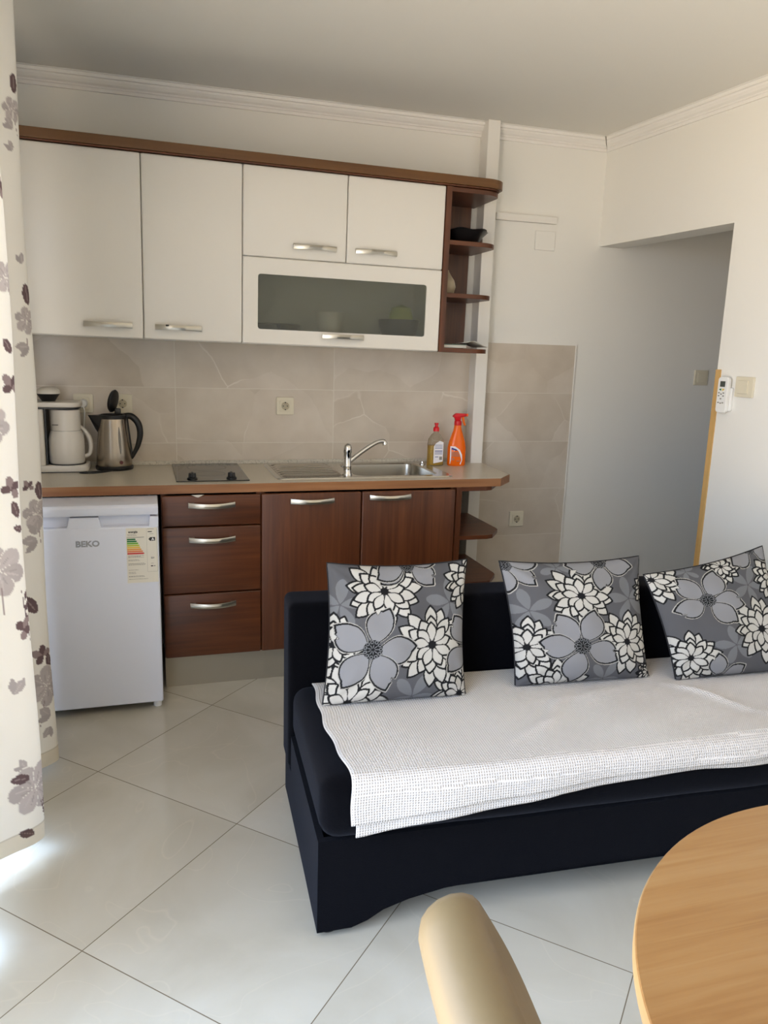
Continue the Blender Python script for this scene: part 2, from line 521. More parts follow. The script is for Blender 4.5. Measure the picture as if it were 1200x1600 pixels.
def catmull(pts, n=8):
    P = [Vector(p) for p in pts]
    out = []
    for i in range(len(P) - 1):
        p0 = P[max(i - 1, 0)]; p1 = P[i]; p2 = P[i + 1]; p3 = P[min(i + 2, len(P) - 1)]
        for k in range(n):
            t = k / n
            out.append(0.5 * ((2 * p1) + (-p0 + p2) * t + (2 * p0 - 5 * p1 + 4 * p2 - p3) * t * t + (-p0 + 3 * p1 - 3 * p2 + p3) * t ** 3))
    out.append(P[-1])
    return out


def add_tube(bm, pts, r, seg=12, flat=1.0, smooth=8, updir=(0, 0, 1)):
    """tube along a smoothed path; r number or list per control point"""
    path = catmull(pts, smooth) if smooth > 1 else [Vector(p) for p in pts]
    n = len(path)
    if not isinstance(r, (list, tuple)): r = [r] * len(pts)
    def rad(i):
        t = i / (n - 1) * (len(r) - 1); k = min(int(t), len(r) - 2); f = t - k
        return r[k] * (1 - f) + r[k + 1] * f
    rings = []
    for i, p in enumerate(path):
        d = (path[min(i + 1, n - 1)] - path[max(i - 1, 0)]).normalized()
        u = Vector(updir)
        if abs(d.dot(u)) > 0.97: u = Vector((1, 0, 0))
        s = d.cross(u).normalized(); w = s.cross(d)
        R = rad(i)
        rings.append([bm.verts.new(p + s * R * math.cos(2 * PI * k / seg) + w * R * flat * math.sin(2 * PI * k / seg)) for k in range(seg)])
    for a, b in zip(rings, rings[1:]):
        for i in range(seg):
            bm.faces.new((a[i], a[(i + 1) % seg], b[(i + 1) % seg], b[i]))
    bm.faces.new(rings[0][::-1]); bm.faces.new(rings[-1])


def tube(*a, **k):
    bm = bmesh.new(); add_tube(bm, *a, **k); bmesh.ops.recalc_face_normals(bm, faces=bm.faces); return bm


def round_rect(x0, x1, y0, y1, r, n=6):
    pts = []
    for cx, cy, a0 in ((x1 - r, y1 - r, 0), (x0 + r, y1 - r, 90), (x0 + r, y0 + r, 180), (x1 - r, y0 + r, 270)):
        for k in range(n + 1):
            a = math.radians(a0 + 90 * k / n)
            pts.append((cx + r * math.cos(a), cy + r * math.sin(a)))
    return pts


def text_mesh(name, body, size, m, parent, loc, width=None, extrude=0.0004, offset=0.0, rot=(PI / 2, 0, 0), align='CENTER', shear=0.0):
    c = bpy.data.curves.new(name, 'FONT')
    c.body = body; c.size = size; c.extrude = extrude; c.offset = offset; c.align_x = align; c.shear = shear
    c.resolution_u = 3
    t = bpy.data.objects.new(name + '_tmp', c)
    COL.objects.link(t)
    bpy.context.view_layer.update()
    dg = bpy.context.evaluated_depsgraph_get()
    me = bpy.data.meshes.new_from_object(t.evaluated_get(dg))
    bpy.data.objects.remove(t, do_unlink=True)
    bpy.data.curves.remove(c)
    xs = [v.co.x for v in me.vertices]
    s = 1.0
    if width and xs: s = width / (max(xs) - min(xs))
    R = Euler(rot).to_matrix().to_4x4()
    base = base_of(parent)
    me.transform(Matrix.Translation(Vector(loc) - base) @ R @ Matrix.Diagonal((s, 1, 1, 1)))
    me.materials.clear(); me.materials.append(M[m])
    o = bpy.data.objects.new(name, me)
    COL.objects.link(o)
    o.parent = parent
    o['_base'] = list(base)
    return o


def struct(name, bm, m):
    return tag(obj(name, bm, m), kind='structure')

# ------------------------------------------------------------------ the room
CEIL = 2.465
WX = 2.1893                     # right wall at the back corner
WS = 0.0872                     # the right wall runs slightly outwards towards the camera
LX = -0.62                      # left wall (balcony side)
BY = -5.6                       # wall behind the camera


def wx(y): return WX - y * WS


struct('floor', box(LX - 0.25, 4.0, BY - 0.2, 0.2, -0.1, 0.0), 'floor')
struct('ceiling', box(LX - 0.25, 4.0, BY - 0.2, 0.2, CEIL, CEIL + 0.15), 'ceiling')
struct('wall_back', box(LX - 0.25, 4.0, 0.0, 0.2, 0.0, CEIL), 'wall')
struct('wall_front', box(LX - 0.25, 4.0, BY - 0.2, BY, 0.0, CEIL), 'wall')
# left wall with the balcony opening y -4.5 .. -1.0, z 0.02 .. 2.32
bm = bmesh.new()
add_box(bm, LX - 0.2, LX, -1.35, 0.0, 0, CEIL)
add_box(bm, LX - 0.2, LX, BY, -4.1, 0, CEIL)
add_box(bm, LX - 0.2, LX, -4.1, -1.35, 2.32, CEIL)
struct('wall_left', bm, 'wall')
# right wall with the corridor opening against the back wall
OY, OZ, TH = -0.877, 1.959, 0.14
bm = bmesh.new()
add_prism(bm, [(wx(OY), OY), (wx(BY), BY), (wx(BY) + TH, BY), (wx(OY) + TH, OY)], 0, CEIL)
add_prism(bm, [(wx(0), 0), (wx(OY), OY), (wx(OY) + TH, OY), (wx(0) + TH, 0)], OZ, CEIL)
struct('wall_right', bm, 'wall')
bm = bmesh.new()
add_box(bm, 3.75, 4.0, -3.0, 0.0, 0, CEIL)
add_box(bm, wx(-1.6) + TH, 4.0, -1.75, -1.6, 0, CEIL)
struct('wall_corridor', bm, 'wall')

# balcony door frame and its glass panes
bm = bmesh.new()
for y0 in (-4.1, -2.75, -1.41):
    add_box(bm, LX - 0.12, LX - 0.05, y0, y0 + 0.06, 0.0, 2.32)
add_box(bm, LX - 0.12, LX - 0.05, -4.1, -1.35, 2.26, 2.32)
add_box(bm, LX - 0.12, LX - 0.05, -4.1, -1.35, 0.0, 0.03)
wf = struct('window_1', bm, 'alu_white')

# plaster cornice round the ceiling
prof = [(0, 0), (0, -0.060), (0.009, -0.060), (0.011, -0.048), (0.016, -0.046), (0.016, -0.040), (0.026, -0.034), (0.034, -0.024), (0.036, -0.017), (0.044, -0.015), (0.046, -0.003), (0.054, -0.002), (0.054, 0)]


def cornice_run(p0, p1, nrm, cut0=0.0, cut1=0.0):
    """p0,p1 on wall line; nrm points into the room; cut: mitre amount at each end"""
    p0, p1, nrm = Vector(p0), Vector(p1), Vector(nrm).normalized()
    d = (p1 - p0).normalized()
    bm = bmesh.new()
    a = [bm.verts.new(p0 + nrm * o + d * o * cut0 + Vector((0, 0, CEIL + z))) for o, z in prof]
    b = [bm.verts.new(p1 + nrm * o - d * o * cut1 + Vector((0, 0, CEIL + z))) for o, z in prof]
    for i in range(len(prof) - 1):
        bm.faces.new((a[i], a[i + 1], b[i + 1], b[i]))
    bm.faces.new(a[::-1]); bm.faces.new(b)
    bmesh.ops.recalc_face_normals(bm, faces=bm.faces)
    return bm


struct('trim_1', cornice_run((LX, 0, 0), (1.505, 0, 0), (0, -1, 0)), 'plaster')
struct('trim_2', cornice_run((1.565, 0, 0), (WX, 0, 0), (0, -1, 0), 0, 1.0), 'plaster')
struct('trim_3', cornice_run((WX, 0, 0), (wx(BY), BY, 0), (-1, -WS, 0), 1.0, 0), 'plaster')

# pipe boxing between kitchen and tile panel
struct('trim_4', box(1.505, 1.567, -0.086, 0.0, 0.0, CEIL, bev=0.003), 'white_trunk')
# wall tiles: kitchen splashback and the panel right of the boxing
bm = bmesh.new()
add_box(bm, LX, 1.505, -0.010, 0.0, 0.86, 1.46)
struct('trim_5', bm, 'tiles')
bm = bmesh.new()
add_box(bm, 1.567, 2.092, -0.010, 0.0, 0.0, 1.462)
struct('trim_6', bm, 'tiles')
bm = bmesh.new()
add_box(bm, 2.092, 2.099, -0.012, 0.0, 0.0, 1.469)
add_box(bm, 1.567, 2.092, -0.012, 0.0, 1.462, 1.469)
struct('trim_7', bm, 'plaster')

# light wood corner strip on the wall end by the corridor opening
t = thing('corner_guard', 'light wood corner strip up the wall end beside the corridor opening', 'corner strip', (wx(OY), OY, 0.06))
bm = bmesh.new()
add_prism(bm, [(wx(OY) - 0.004, OY + 0.004), (wx(OY - 0.024) - 0.004, OY - 0.024), (wx(OY - 0.024) + 0.001, OY - 0.024), (wx(OY), OY - 0.0), (wx(OY) + 0.028, OY - 0.0), (wx(OY) + 0.028, OY + 0.004)], 0.0, 1.372)
obj('wood_strip', bm, 'pine', t)

# cable duct and painted blank plate above the tile panel
bm = box(1.6, 1.928, -0.022, 0.0, 2.045, 2.078, bev=0.003)
tag(obj('cable_duct', bm, 'white_trunk', origin=(1.76, 0, 2.06)), 'short horizontal white cable duct on the wall above the blank cover plate', 'cable duct')
bm = box(1.822, 1.934, -0.006, 0.0, 1.92, 2.012, bev=0.004)
tag(obj('cover_plate', bm, 'wall', origin=(1.878, 0, 1.966)), 'painted-over square blank cover plate on the wall under the cable duct', 'wall plate')

# ------------------------------------------------------------------ sockets and switches
def socket(cx, cz, label, yw=-0.01):
    t = thing('wall_socket', label, 'socket', (cx, yw, cz), group='cream wall sockets on the tiles')
    s = 0.0405
    obj('frame', prism(round_rect(cx - s, cx + s, cz - s, cz + s, 0.004), yw - 0.009, yw, bev=0.0015, axis='Y'), 'cream', t)
    bm = bmesh.new()
    q = 0.026
    add_prism(bm, round_rect(cx - q, cx + q, cz - q, cz + q, 0.006), yw - 0.0125, yw - 0.008, bev=0.001, axis='Y')
    ins = obj('socket_insert', bm, 'cream', t)
    # round recess: ring plus flat disc, the hollow's shade painted in darker cream
    bm = bmesh.new()
    n = 32
    for (ra, ya, rb, yb) in ((0.0215, -0.0127, 0.0215, -0.0145), (0.0215, -0.0145, 0.0195, -0.0145), (0.0195, -0.0145, 0.018, -0.0127)):
        A = [bm.verts.new((cx + ra * math.cos(2 * PI * i / n), yw + ya, cz + ra * math.sin(2 * PI * i / n))) for i in range(n)]
        B = [bm.verts.new((cx + rb * math.cos(2 * PI * i / n), yw + yb, cz + rb * math.sin(2 * PI * i / n))) for i in range(n)]
        for i in range(n): bm.faces.new((A[i], A[(i + 1) % n], B[(i + 1) % n], B[i]))
    bmesh.ops.recalc_face_normals(bm, faces=bm.faces)
    obj('recess_rim', bm, 'cream', t)
    obj('recess_shade', cyl((cx, yw - 0.0124, cz), (cx, yw - 0.0127, cz), 0.0182, seg=32), 'cream_shade', t)
    bm = bmesh.new()
    for dx in (-0.0095, 0.0095):
        add_cyl(bm, (cx + dx, yw - 0.0128, cz), (cx + dx, yw - 0.0134, cz), 0.0026, seg=12)
    for dz in (-0.0165, 0.0165):
        add_box(bm, cx - 0.003, cx + 0.003, yw - 0.0145, yw - 0.0125, cz + dz - 0.0025, cz + dz + 0.0025)
    obj('contact', bm, 'ink', t)
    return t


socket(0.579, 1.139, 'cream wall socket on the tiles above the drainer, between the kettle and the sink')
socket(-0.306, 1.143, 'cream wall socket behind the coffee maker with a white plug in it')
socket(-0.144, 1.143, 'cream wall socket half hidden behind the open kettle lid')
socket(1.815, 0.556, 'cream wall socket low on the tile panel behind the sofa')
# white plug and flex in the coffee maker's socket
t = thing('power_plug', 'white round plug with a flex in the socket behind the coffee maker', 'plug', (-0.306, -0.03, 1.143))
obj('plug_body', cyl((-0.306, -0.022, 1.143), (-0.306, -0.05, 1.143), 0.019, 0.015), 'white_plastic', t)
obj('flex', tube([(-0.306, -0.045, 1.135), (-0.30, -0.055, 1.11), (-0.305, -0.05, 1.05), (-0.318, -0.045, 0.95), (-0.325, -0.05, 0.885)], 0.003), 'white_plastic', t, smooth=True)

# switch on the corridor's back wall
t = thing('light_switch', 'beige light switch in the shaded corridor beyond the opening', 'light switch', (2.888, 0, 1.314))
obj('frame', prism(round_rect(2.845, 2.931, 1.273, 1.355, 0.004), -0.010, 0.0, bev=0.0015, axis='Y'), 'cream', t)
obj('rocker', prism(round_rect(2.861, 2.915, 1.288, 1.340, 0.002), -0.015, -0.008, bev=0.0015, axis='Y'), 'cream', t)

# things on the right wall: built in a local frame (u along the wall towards the camera, n out of the wall)
WU = Vector((WS, -1, 0)).normalized()
WN = Vector((-1, -WS, 0)).normalized()


def wall_thing(name, label, cat, y, z):
    p = Vector((wx(y), y, z))
    t = bpy.data.objects.new(name, None); COL.objects.link(t)
    t.matrix_world = Matrix(((WU.x, -WN.x, 0, p.x), (WU.y, -WN.y, 0, p.y), (0, 0, 1, p.z), (0, 0, 0, 1)))
    t['_base'] = [0, 0, 0]
    return tag(t, label, cat)


t = wall_thing('light_switch', 'cream light switch on the bright right wall beside the remote control', 'light switch', -1.038, 1.307)
obj('frame', prism(round_rect(-0.045, 0.045, -0.041, 0.041, 0.004), -0.011, 0.0, bev=0.0015, axis='Y'), 'cream', t)
obj('rocker', prism(round_rect(-0.030, 0.022, -0.026, 0.026, 0.002), -0.017, -0.008, bev=0.0015, axis='Y'), 'cream', t)

t = wall_thing('remote_control', 'white air conditioner remote in a holder on the right wall', 'remote control', -0.948, 1.27)
obj('holder', prism(round_rect(-0.024, 0.034, -0.066, 0.03, 0.006), -0.012, 0.0, bev=0.002, axis='Y'), 'white_plastic', t)
obj('case', prism(round_rect(-0.028, 0.026, -0.073, 0.073, 0.014), -0.031, -0.012, bev=0.003, axis='Y'), 'white_plastic', t)
obj('screen', prism(round_rect(-0.014, 0.012, 0.033, 0.056, 0.001), -0.0322, -0.030, axis='Y'), 'lcd', t)
bm = bmesh.new(); add_prism(bm, [(-0.018, 0.022), (-0.006, 0.026), (-0.006, 0.017)], -0.0326, -0.030, axis='Y')
obj('button', bm, 'green_ink', t)
bm = bmesh.new(); add_prism(bm, [(0.000, 0.026), (0.012, 0.024), (0.002, 0.016)], -0.0326, -0.030, axis='Y')
obj('button', bm, 'yellow_ink', t)
for (u, z) in ((-0.016, 0.008), (0.008, 0.008), (-0.016, -0.004), (0.008, -0.004), (-0.004, 0.003), (-0.004, -0.016), (-0.015, -0.032), (-0.003, -0.034), (0.009, -0.032)):
    obj('button', prism(round_rect(u - 0.004, u + 0.004, z - 0.0025, z + 0.0025, 0.002), -0.0326, -0.030, axis='Y'), 'grey_ink', t)

# ------------------------------------------------------------------ handles
def handle_bm(cx, cz, yf, w=0.182, h=0.021, bow=0.020, sag=0.0):
    """bowed flat bar handle on a front at y=yf"""
    bm = bmesh.new()
    n = 16
    outer, inner = [], []
    rows = []
    for i in range(n + 1):
        t = -1 + 2 * i / n
        x = cx + t * w / 2
        y = yf - 0.010 - bow * (1 - t * t)
        hh = h / 2 * (1 - 0.12 * (1 - t * t))
        zc = cz - sag * (1 - t * t)
        rows.append([bm.verts.new((x, y, zc - hh)), bm.verts.new((x, y - 0.003, zc)), bm.verts.new((x, y, zc + hh)), bm.verts.new((x, y + 0.006, zc + hh)), bm.verts.new((x, y + 0.006, zc - hh))])
    for a, b in zip(rows, rows[1:]):
        for k in range(5):
            bm.faces.new((a[k], a[(k + 1) % 5], b[(k + 1) % 5], b[k]))
    bm.faces.new(rows[0][::-1]); bm.faces.new(rows[-1])
    for s in (-1, 1):
        x0 = cx + s * (w / 2 - 0.012); 
        add_box(bm, x0 - 0.010, x0 + 0.010, yf - 0.012, yf, cz - h / 2 + 0.002, cz + h / 2 - 0.002)
    bmesh.ops.recalc_face_normals(bm, faces=bm.faces)
    return bm


# ------------------------------------------------------------------ upper cabinets (the whole row hangs with a slight droop to the right)
DROOP = 0.0103


def upper_thing(name, label, cat, x, y, z):
    t = thing(name, label, cat, (x, y, z))
    th = DROOP
    dx, dz = x - 0.6, z - 1.416
    t.location = (0.6 + dx * math.cos(th) + dz * math.sin(th), y, 1.416 - dx * math.sin(th) + dz * math.cos(th))
    t.rotation_euler = (0, th, 0)
    return t


UF = -0.3407                    # door front plane
UB = -0.011
ZB, ZM, ZT = 1.416, 1.7645, 2.114


def door_panel(x0, x1, z0, z1, yf, th=0.018, bev=0.007):
    bm = bmesh.new()
    add_box(bm, x0 + 0.0012, x1 - 0.0012, yf, yf + th, z0 + 0.0012, z1 - 0.0012, bev=bev, seg=3)
    return bm


def carcass(x0, x1, z0, z1, yf=UF + 0.019, yb=UB, th=0.016):
    bm = bmesh.new()
    add_box(bm, x0 + .0006, x0 + th, yf, yb, z0, z1)
    add_box(bm, x1 - th, x1 - .0006, yf, yb, z0, z1)
    add_box(bm, x0 + th, x1 - th, yf, yb, z0, z0 + th)
    add_box(bm, x0 + th, x1 - th, yf, yb, z1 - th, z1)
    add_box(bm, x0 + th, x1 - th, yb - 0.006, yb, z0 + th, z1 - th)
    return bm


def upper(x0, x1, z0, z1, doors, label):
    """doors: list of (x0,x1,handle cx,handle cz)"""
    t = upper_thing('wall_cabinet', label, 'cabinet', (x0 + x1) / 2, UB, z0)
    obj('body', carcass(x0, x1, z0, z1), 'white_door', t)
    for a, b, hx, hz in doors:
        d = autosmooth(obj('door', door_panel(a, b, z0, z1, UF), 'white_door', t))
        autosmooth(obj('handle', handle_bm(hx, hz, UF), 'satin', d))
    return t


upper(-0.560, -0.0441, ZB, ZT, [(-0.560, -0.0441, -0.177, 1.466)], 'tall white wall cabinet beside the curtain, leftmost of the row')
c2 = upper(-0.0441, 0.3445, ZB, ZT, [(-0.0441, 0.3445, 0.090, 1.466)], 'tall white wall cabinet with a chipped handle, second from the curtain')
# worn spot on that handle
cdoor = [o for o in c2.children if o.name.startswith('door')][0]
obj('worn_spot', box(0.040, 0.053, UF - 0.028, UF - 0.0225, 1.4695, 1.4765, bev=0.0015), 'ink', cdoor)
upper(0.3445, 1.2103, ZM, ZT, [(0.3445, 0.7771, 0.641, 1.8145), (0.7771, 1.2103, 0.905, 1.8155)], 'white wall cabinet with two short doors, above the frosted glass one')

# flap cabinet with frosted glass
t = upper_thing('wall_cabinet', 'white wall cabinet with a wide frosted glass flap door', 'cabinet', 0.777, UB, ZB)
obj('body', carcass(0.3445, 1.2103, ZB, ZM), 'white_door', t)
gx0, gx1, gz0, gz1 = 0.408, 1.142, 1.478, 1.6985
bm = bmesh.new()
outer = round_rect(0.3457, 1.2091, ZB + 0.0012, ZM - 0.0012, 0.003, 2)
inner = round_rect(gx0, gx1, gz0, gz1, 0.010, 2)
yf = UF
def ring_faces(bm, A, B):
    n = len(A)
    for i in range(n):
        bm.faces.new((A[i], A[(i + 1) % n], B[(i + 1) % n], B[i]))
ofr = [bm.verts.new((a, yf + 0.004, b)) for a, b in outer]
oin = [bm.verts.new((a + (0.777 - a) * 0.009, yf, b + (1.59 - b) * 0.022)) for a, b in outer]
ifr = [bm.verts.new((a, yf + 0.002, b)) for a, b in inner]
ibk = [bm.verts.new((a, yf + 0.018, b)) for a, b in inner]
obk = [bm.verts.new((a, yf + 0.018, b)) for a, b in outer]
ring_faces(bm, ofr, oin); ring_faces(bm, oin, ifr); ring_faces(bm, ifr, ibk); ring_faces(bm, ibk, obk); ring_faces(bm, obk, ofr)
bmesh.ops.recalc_face_normals(bm, faces=bm.faces)
d = obj('door', bm, 'white_door', t)
obj('glass_pane', box(gx0 - 0.004, gx1 + 0.004, UF + 0.008, UF + 0.012, gz0 - 0.004, gz1 + 0.004), 'frost', d)
autosmooth(obj('handle', handle_bm(0.770, 1.4605, UF), 'satin', d))

# crockery behind the frosted glass
def bowl_prof(r, h, z0, t=0.004):
    return [(r * 0.45, z0), (r * 0.62, z0 + h * 0.15), (r * 0.88, z0 + h * 0.55), (r, z0 + h), (r - t, z0 + h), (r * 0.86 - t, z0 + h * 0.55), (r * 0.5, z0 + 0.15 * h + t), (0.001, z0 + 0.12 * h + t)]


def zi(x, z): return z - (x - 0.6) * DROOP


tag(autosmooth(obj('bowl', lathe(bowl_prof(0.062, 0.130, zi(.73, 1.4335)), 0.73, -0.262, cap=False), 'coffee_white', origin=(0.73, -0.235, 1.43))), 'pale bowl blurred behind the frosted glass, left of the dark bowl', 'bowl')
tag(autosmooth(obj('bowl', lathe(bowl_prof(0.095, 0.115, zi(1.06, 1.4335)), 1.055, -0.232, cap=False), 'black', origin=(1.055, -0.215, 1.43))), 'dark bowl holding something green, blurred behind the frosted glass', 'bowl')
tag(autosmooth(obj('fruit', lathe([(0.002, zi(1.06, 1.50)), (0.04, zi(1.06, 1.51)), (0.056, zi(1.06, 1.555)), (0.045, zi(1.06, 1.600)), (0.002, zi(1.06, 1.615))], 1.06, -0.245), 'green_leaf', origin=(1.06, -0.215, 1.46))), 'yellow-green shape in the dark bowl behind the frosted glass', 'fruit')
bm = bmesh.new(); add_lathe(bm, [(0.09, zi(.5, 1.4335)), (0.105, zi(.5, 1.440)), (0.11, zi(.5, 1.500)), (0.10, zi(.5, 1.505))], 0.5, -0.22)
tag(autosmooth(obj('plate_stack', bm, 'black', origin=(0.5, -0.19, 1.43))), 'low dark plates blurred at the left end behind the frosted glass', 'plates')

# cornice board on top of the uppers
t = upper_thing('cornice_board', 'long brown cornice board with a curved end on top of the wall cabinets', 'cornice', 0.45, UB, ZT)


def shelf_outline(x0, x1, yb, yf, r=0.11):
    pts = [(x0, yb), (x0, yf)]
    pts += [(x1 - r, yf)]
    for k in range(1, 8):
        a = math.radians(-90 + 90 * k / 8)
        pts.append((x1 - r + r * math.cos(a), yf + 0.8 * r + 0.8 * r * math.sin(a)))
    pts += [(x1, yf + 0.8 * r), (x1, yb)]
    return pts


bm = bmesh.new()
add_prism(bm, shelf_outline(-0.565, 1.487, UB, -0.362, 0.09), 2.120, 2.156, bev=0.002)
obj('board', bm, 'cornice', t)
bm = bmesh.new()
add_prism(bm, shelf_outline(-0.565, 1.478, UB, -0.350, 0.09), ZT + 0.0005, 2.1195)
obj('underside_strip', bm, 'walnut_h', t)

# open end shelf
t = upper_thing('corner_shelf', 'open walnut end shelf with rounded boards on the right of the wall cabinets', 'shelf', 1.34, UB, ZB)
obj('side_panel', box(1.2112, 1.236, UF - 0.002, UB, ZB, 2.1135), 'walnut_v', t)
obj('back_panel', box(1.236, 1.462, UB - 0.010, UB, ZB + 0.018, 2.096), 'walnut_v', t)
for zs, xe in ((2.094, 1.478), (1.876, 1.475), (1.6535, 1.470), (ZB, 1.468)):
    obj('shelf_board', prism(shelf_outline(1.2362, xe, UB - (0.0 if zs in (ZB, 2.094) else .0105), -0.335, 0.085), zs - (0.0 if zs == ZB else 0.0), zs + 0.019, bev=0.001), 'walnut_h', t)

# black bowl, vase, papers on the end shelf
z1 = zi(1.35, 1.896)
bm = bmesh.new()
n = 48
prof_b = [(0.055, 0), (0.062, 0.004), (0.088, 0.036), (0.112, 0.058), (0.108, 0.060), (0.082, 0.038), (0.055, 0.012), (0.002, 0.010)]
rings = []
for r, z in prof_b:
    rings.append([bm.verts.new((1.362 + r * (1 + (0.05 * math.cos(6 * 2 * PI * i / n) if r > 0.1 else 0)) * math.cos(2 * PI * i / n), -0.20 + r * (1 + (0.05 * math.cos(6 * 2 * PI * i / n) if r > 0.1 else 0)) * math.sin(2 * PI * i / n), z1 + z + (0.003 * math.cos(6 * 2 * PI * i / n) if r > 0.1 else 0))) for i in range(n)])
for a, b in zip(rings, rings[1:]): ring_faces(bm, a, b)
bm.faces.new(rings[0][::-1])
bmesh.ops.recalc_face_normals(bm, faces=bm.faces)
bb = tag(autosmooth(obj('bowl', bm, 'black', origin=(1.362, -0.2, z1))), 'black wavy-edged bowl on the upper board of the walnut end shelf', 'bowl')
z2 = zi(1.28, 1.673)
tag(autosmooth(obj('vase', lathe([(0.026, z2), (0.036, z2 + 0.01), (0.043, z2 + 0.035), (0.036, z2 + 0.062), (0.020, z2 + 0.085), (0.010, z2 + 0.102), (0.009, z2 + 0.108), (0.002, z2 + 0.106)], 1.285, -0.21), 'vase', origin=(1.285, -0.21, z2)), 60), 'small beige teardrop vase on the middle board of the end shelf', 'vase')
z3 = zi(1.24, 1.4362)
t = thing('booklet', 'thin booklets lying at the bottom of the walnut end shelf', 'booklet', (1.30, -0.2, z3))
bm = bmesh.new(); add_box(bm, 1.243, 1.36, -0.30, -0.08, z3, z3 + 0.012)
obj('pages', bm, 'paper', t)
bm = bmesh.new(); add_box(bm, 1.243, 1.362, -0.302, -0.08, z3 + 0.0125, z3 + 0.016)
obj('cover', bm, 'book_green', t)
bm = bmesh.new()
g = []
for i in range(9):
    row = []
    for j in range(7):
        x = 1.345 + 0.115 * i / 8; y = -0.335 + 0.17 * j / 6 + 0.02 * i / 8
        row.append(bm.verts.new((x, y, z3 + 0.018 - 0.012 * (i / 8) ** 2 + 0.016 * math.exp(-((i - 3) / 3) ** 2) * (1 - j / 9) + (0 if i else 0))))
    g.append(row)
for i in range(8):
    for j in range(6): bm.faces.new((g[i][j], g[i + 1][j], g[i + 1][j + 1], g[i][j + 1]))
o = obj('leaflet', bm, 'paper', None, smooth=True, origin=(1.4, -0.25, z3))
md = o.modifiers.new('thickness', 'SOLIDIFY'); md.thickness = 0.001
tag(o, 'white folded leaflet poking over the bottom board of the end shelf', 'leaflet')

# ------------------------------------------------------------------ worktop, upstand
WT, WB = 0.8688, 0.8343
t = thing('worktop', 'beige laminate worktop with brown front edge running along the kitchen', 'worktop', (0.5, -0.3, WB))
top_out = [(LX + .001, -0.0105), (LX + .001, -0.5665), (1.452, -0.5565), (1.545, -0.452), (1.568, -0.0905), (1.504, -0.0905), (1.504, -0.0105)]
BX0, BX1, BY0, BY1 = 0.815, 1.205, -0.455, -0.085     # bowl opening
# worktop slab in strips around the bowl cut-out
bm = bmesh.new()
yfr = lambda x: -0.5655 + (x - LX) * (0.010 / 2.072)
def strip(x0, x1, y0a, y0b, y1):
    add_prism(bm, [(x0, y1), (x0, y0a), (x1, y0b), (x1, y1)], WB, WT)
strip(LX + .001, BX0, yfr(LX) + .003, yfr(BX0) + .003, -0.0105)
strip(BX0, BX1, yfr(BX0) + .003, yfr(BX1) + .003, BY0)
strip(BX0, BX1, BY1, BY1, -0.0105)
add_prism(bm, [(BX1, -0.0105), (BX1, yfr(BX1) + .003), (1.451, -0.5535), (1.542, -0.451), (1.565, -0.0905), (1.504, -0.0905), (1.504, -0.0105)], WB, WT)
obj('laminate_top', bm, 'laminate', t)
bm = bmesh.new()
eo = [(LX + .001, yfr(LX)), (1.452, -0.5565), (1.545, -0.452), (1.568, -0.0905)]
ei = [(LX + .001, yfr(LX) + .003), (1.451, -0.5535), (1.542, -0.451), (1.565, -0.0905)]
for i in range(3):
    add_prism(bm, [eo[i], eo[i + 1], ei[i + 1], ei[i]], WB - 0.001, WT - 0.0008)
obj('edge_band', bm, 'walnut_edge', t)
obj('upstand', box(LX + .001, 1.504, -0.024, -0.0105, WT, WT + 0.017, bev=0.002), 'speckle', t)

# ------------------------------------------------------------------ base cabinets
BF = -0.5696
BZ0, BZ1 = 0.1515, 0.8275


def base_carcass(x0, x1, yb=-0.012):
    bm = bmesh.new(); th = 0.017
    yf = BF + 0.020
    add_box(bm, x0, x0 + th, yf, yb, BZ0, BZ1 + 0.004)
    add_box(bm, x1 - th, x1, yf, yb, BZ0, BZ1 + 0.004)
    add_box(bm, x0 + th, x1 - th, yf, yb, BZ0, BZ0 + th)
    add_box(bm, x0 + th, x1 - th, yb - 0.006, yb, BZ0 + th, BZ1)
    return bm


def front_panel(x0, x1, z0, z1):
    bm = bmesh.new(); add_box(bm, x0 + 0.0016, x1 - 0.0016, BF, BF + 0.018, z0 + 0.0016, z1 - 0.0016, bev=0.006, seg=3); return bm


t = thing('base_cabinet', 'walnut drawer unit with three drawers between the fridge and the sink doors', 'cabinet', (0.195, BF, BZ0))
obj('body', base_carcass(0.0, 0.3885), 'walnut_v', t)
for z0, z1, hz in ((0.4235, 0.0, 0), ):
    pass
for z0, z1, hz in ((0.700, BZ1, 0.788), (0.4225, 0.700, 0.648), (BZ0, 0.4225, 0.376)):
    d = autosmooth(obj('drawer', front_panel(0.0, 0.3893, z0, z1), 'walnut_h', t))
    autosmooth(obj('handle', handle_bm(0.194, hz, BF, sag=0.003), 'satin', d))
bm = bmesh.new(); add_prism(bm, [(0.115, 0.8285), (0.165, 0.8285), (0.142, 0.818), (0.135, 0.8195)], BF - 0.0008, BF + 0.001, axis='Y')
o = obj('chipped_patch', bm, 'coffee_white', t)
o['label'] = 'small pale chip in the top edge'
t = thing('base_cabinet', 'walnut sink cabinet with two tall doors, behind the sofa', 'cabinet', (0.81, BF, BZ0))
obj('body', base_carcass(0.3895, 1.2365), 'walnut_v', t)
for a, b, hx, hz in ((0.3893, 0.8112, 0.600, 0.7935), (0.8112, 1.2368, 0.935, 0.8015)):
    d = autosmooth(obj('door', front_panel(a, b, BZ0, BZ1), 'walnut_v', t))
    autosmooth(obj('handle', handle_bm(hx, hz, BF, sag=0.002), 'satin', d))
t = thing('plinth', 'brushed metal plinth panel under the walnut base cabinets', 'plinth', (0.62, -0.5, 0.0))
obj('plinth_board', box(0.001, 1.262, -0.5008, -0.485, 0.0, BZ0 - 0.001), 'kick', t)

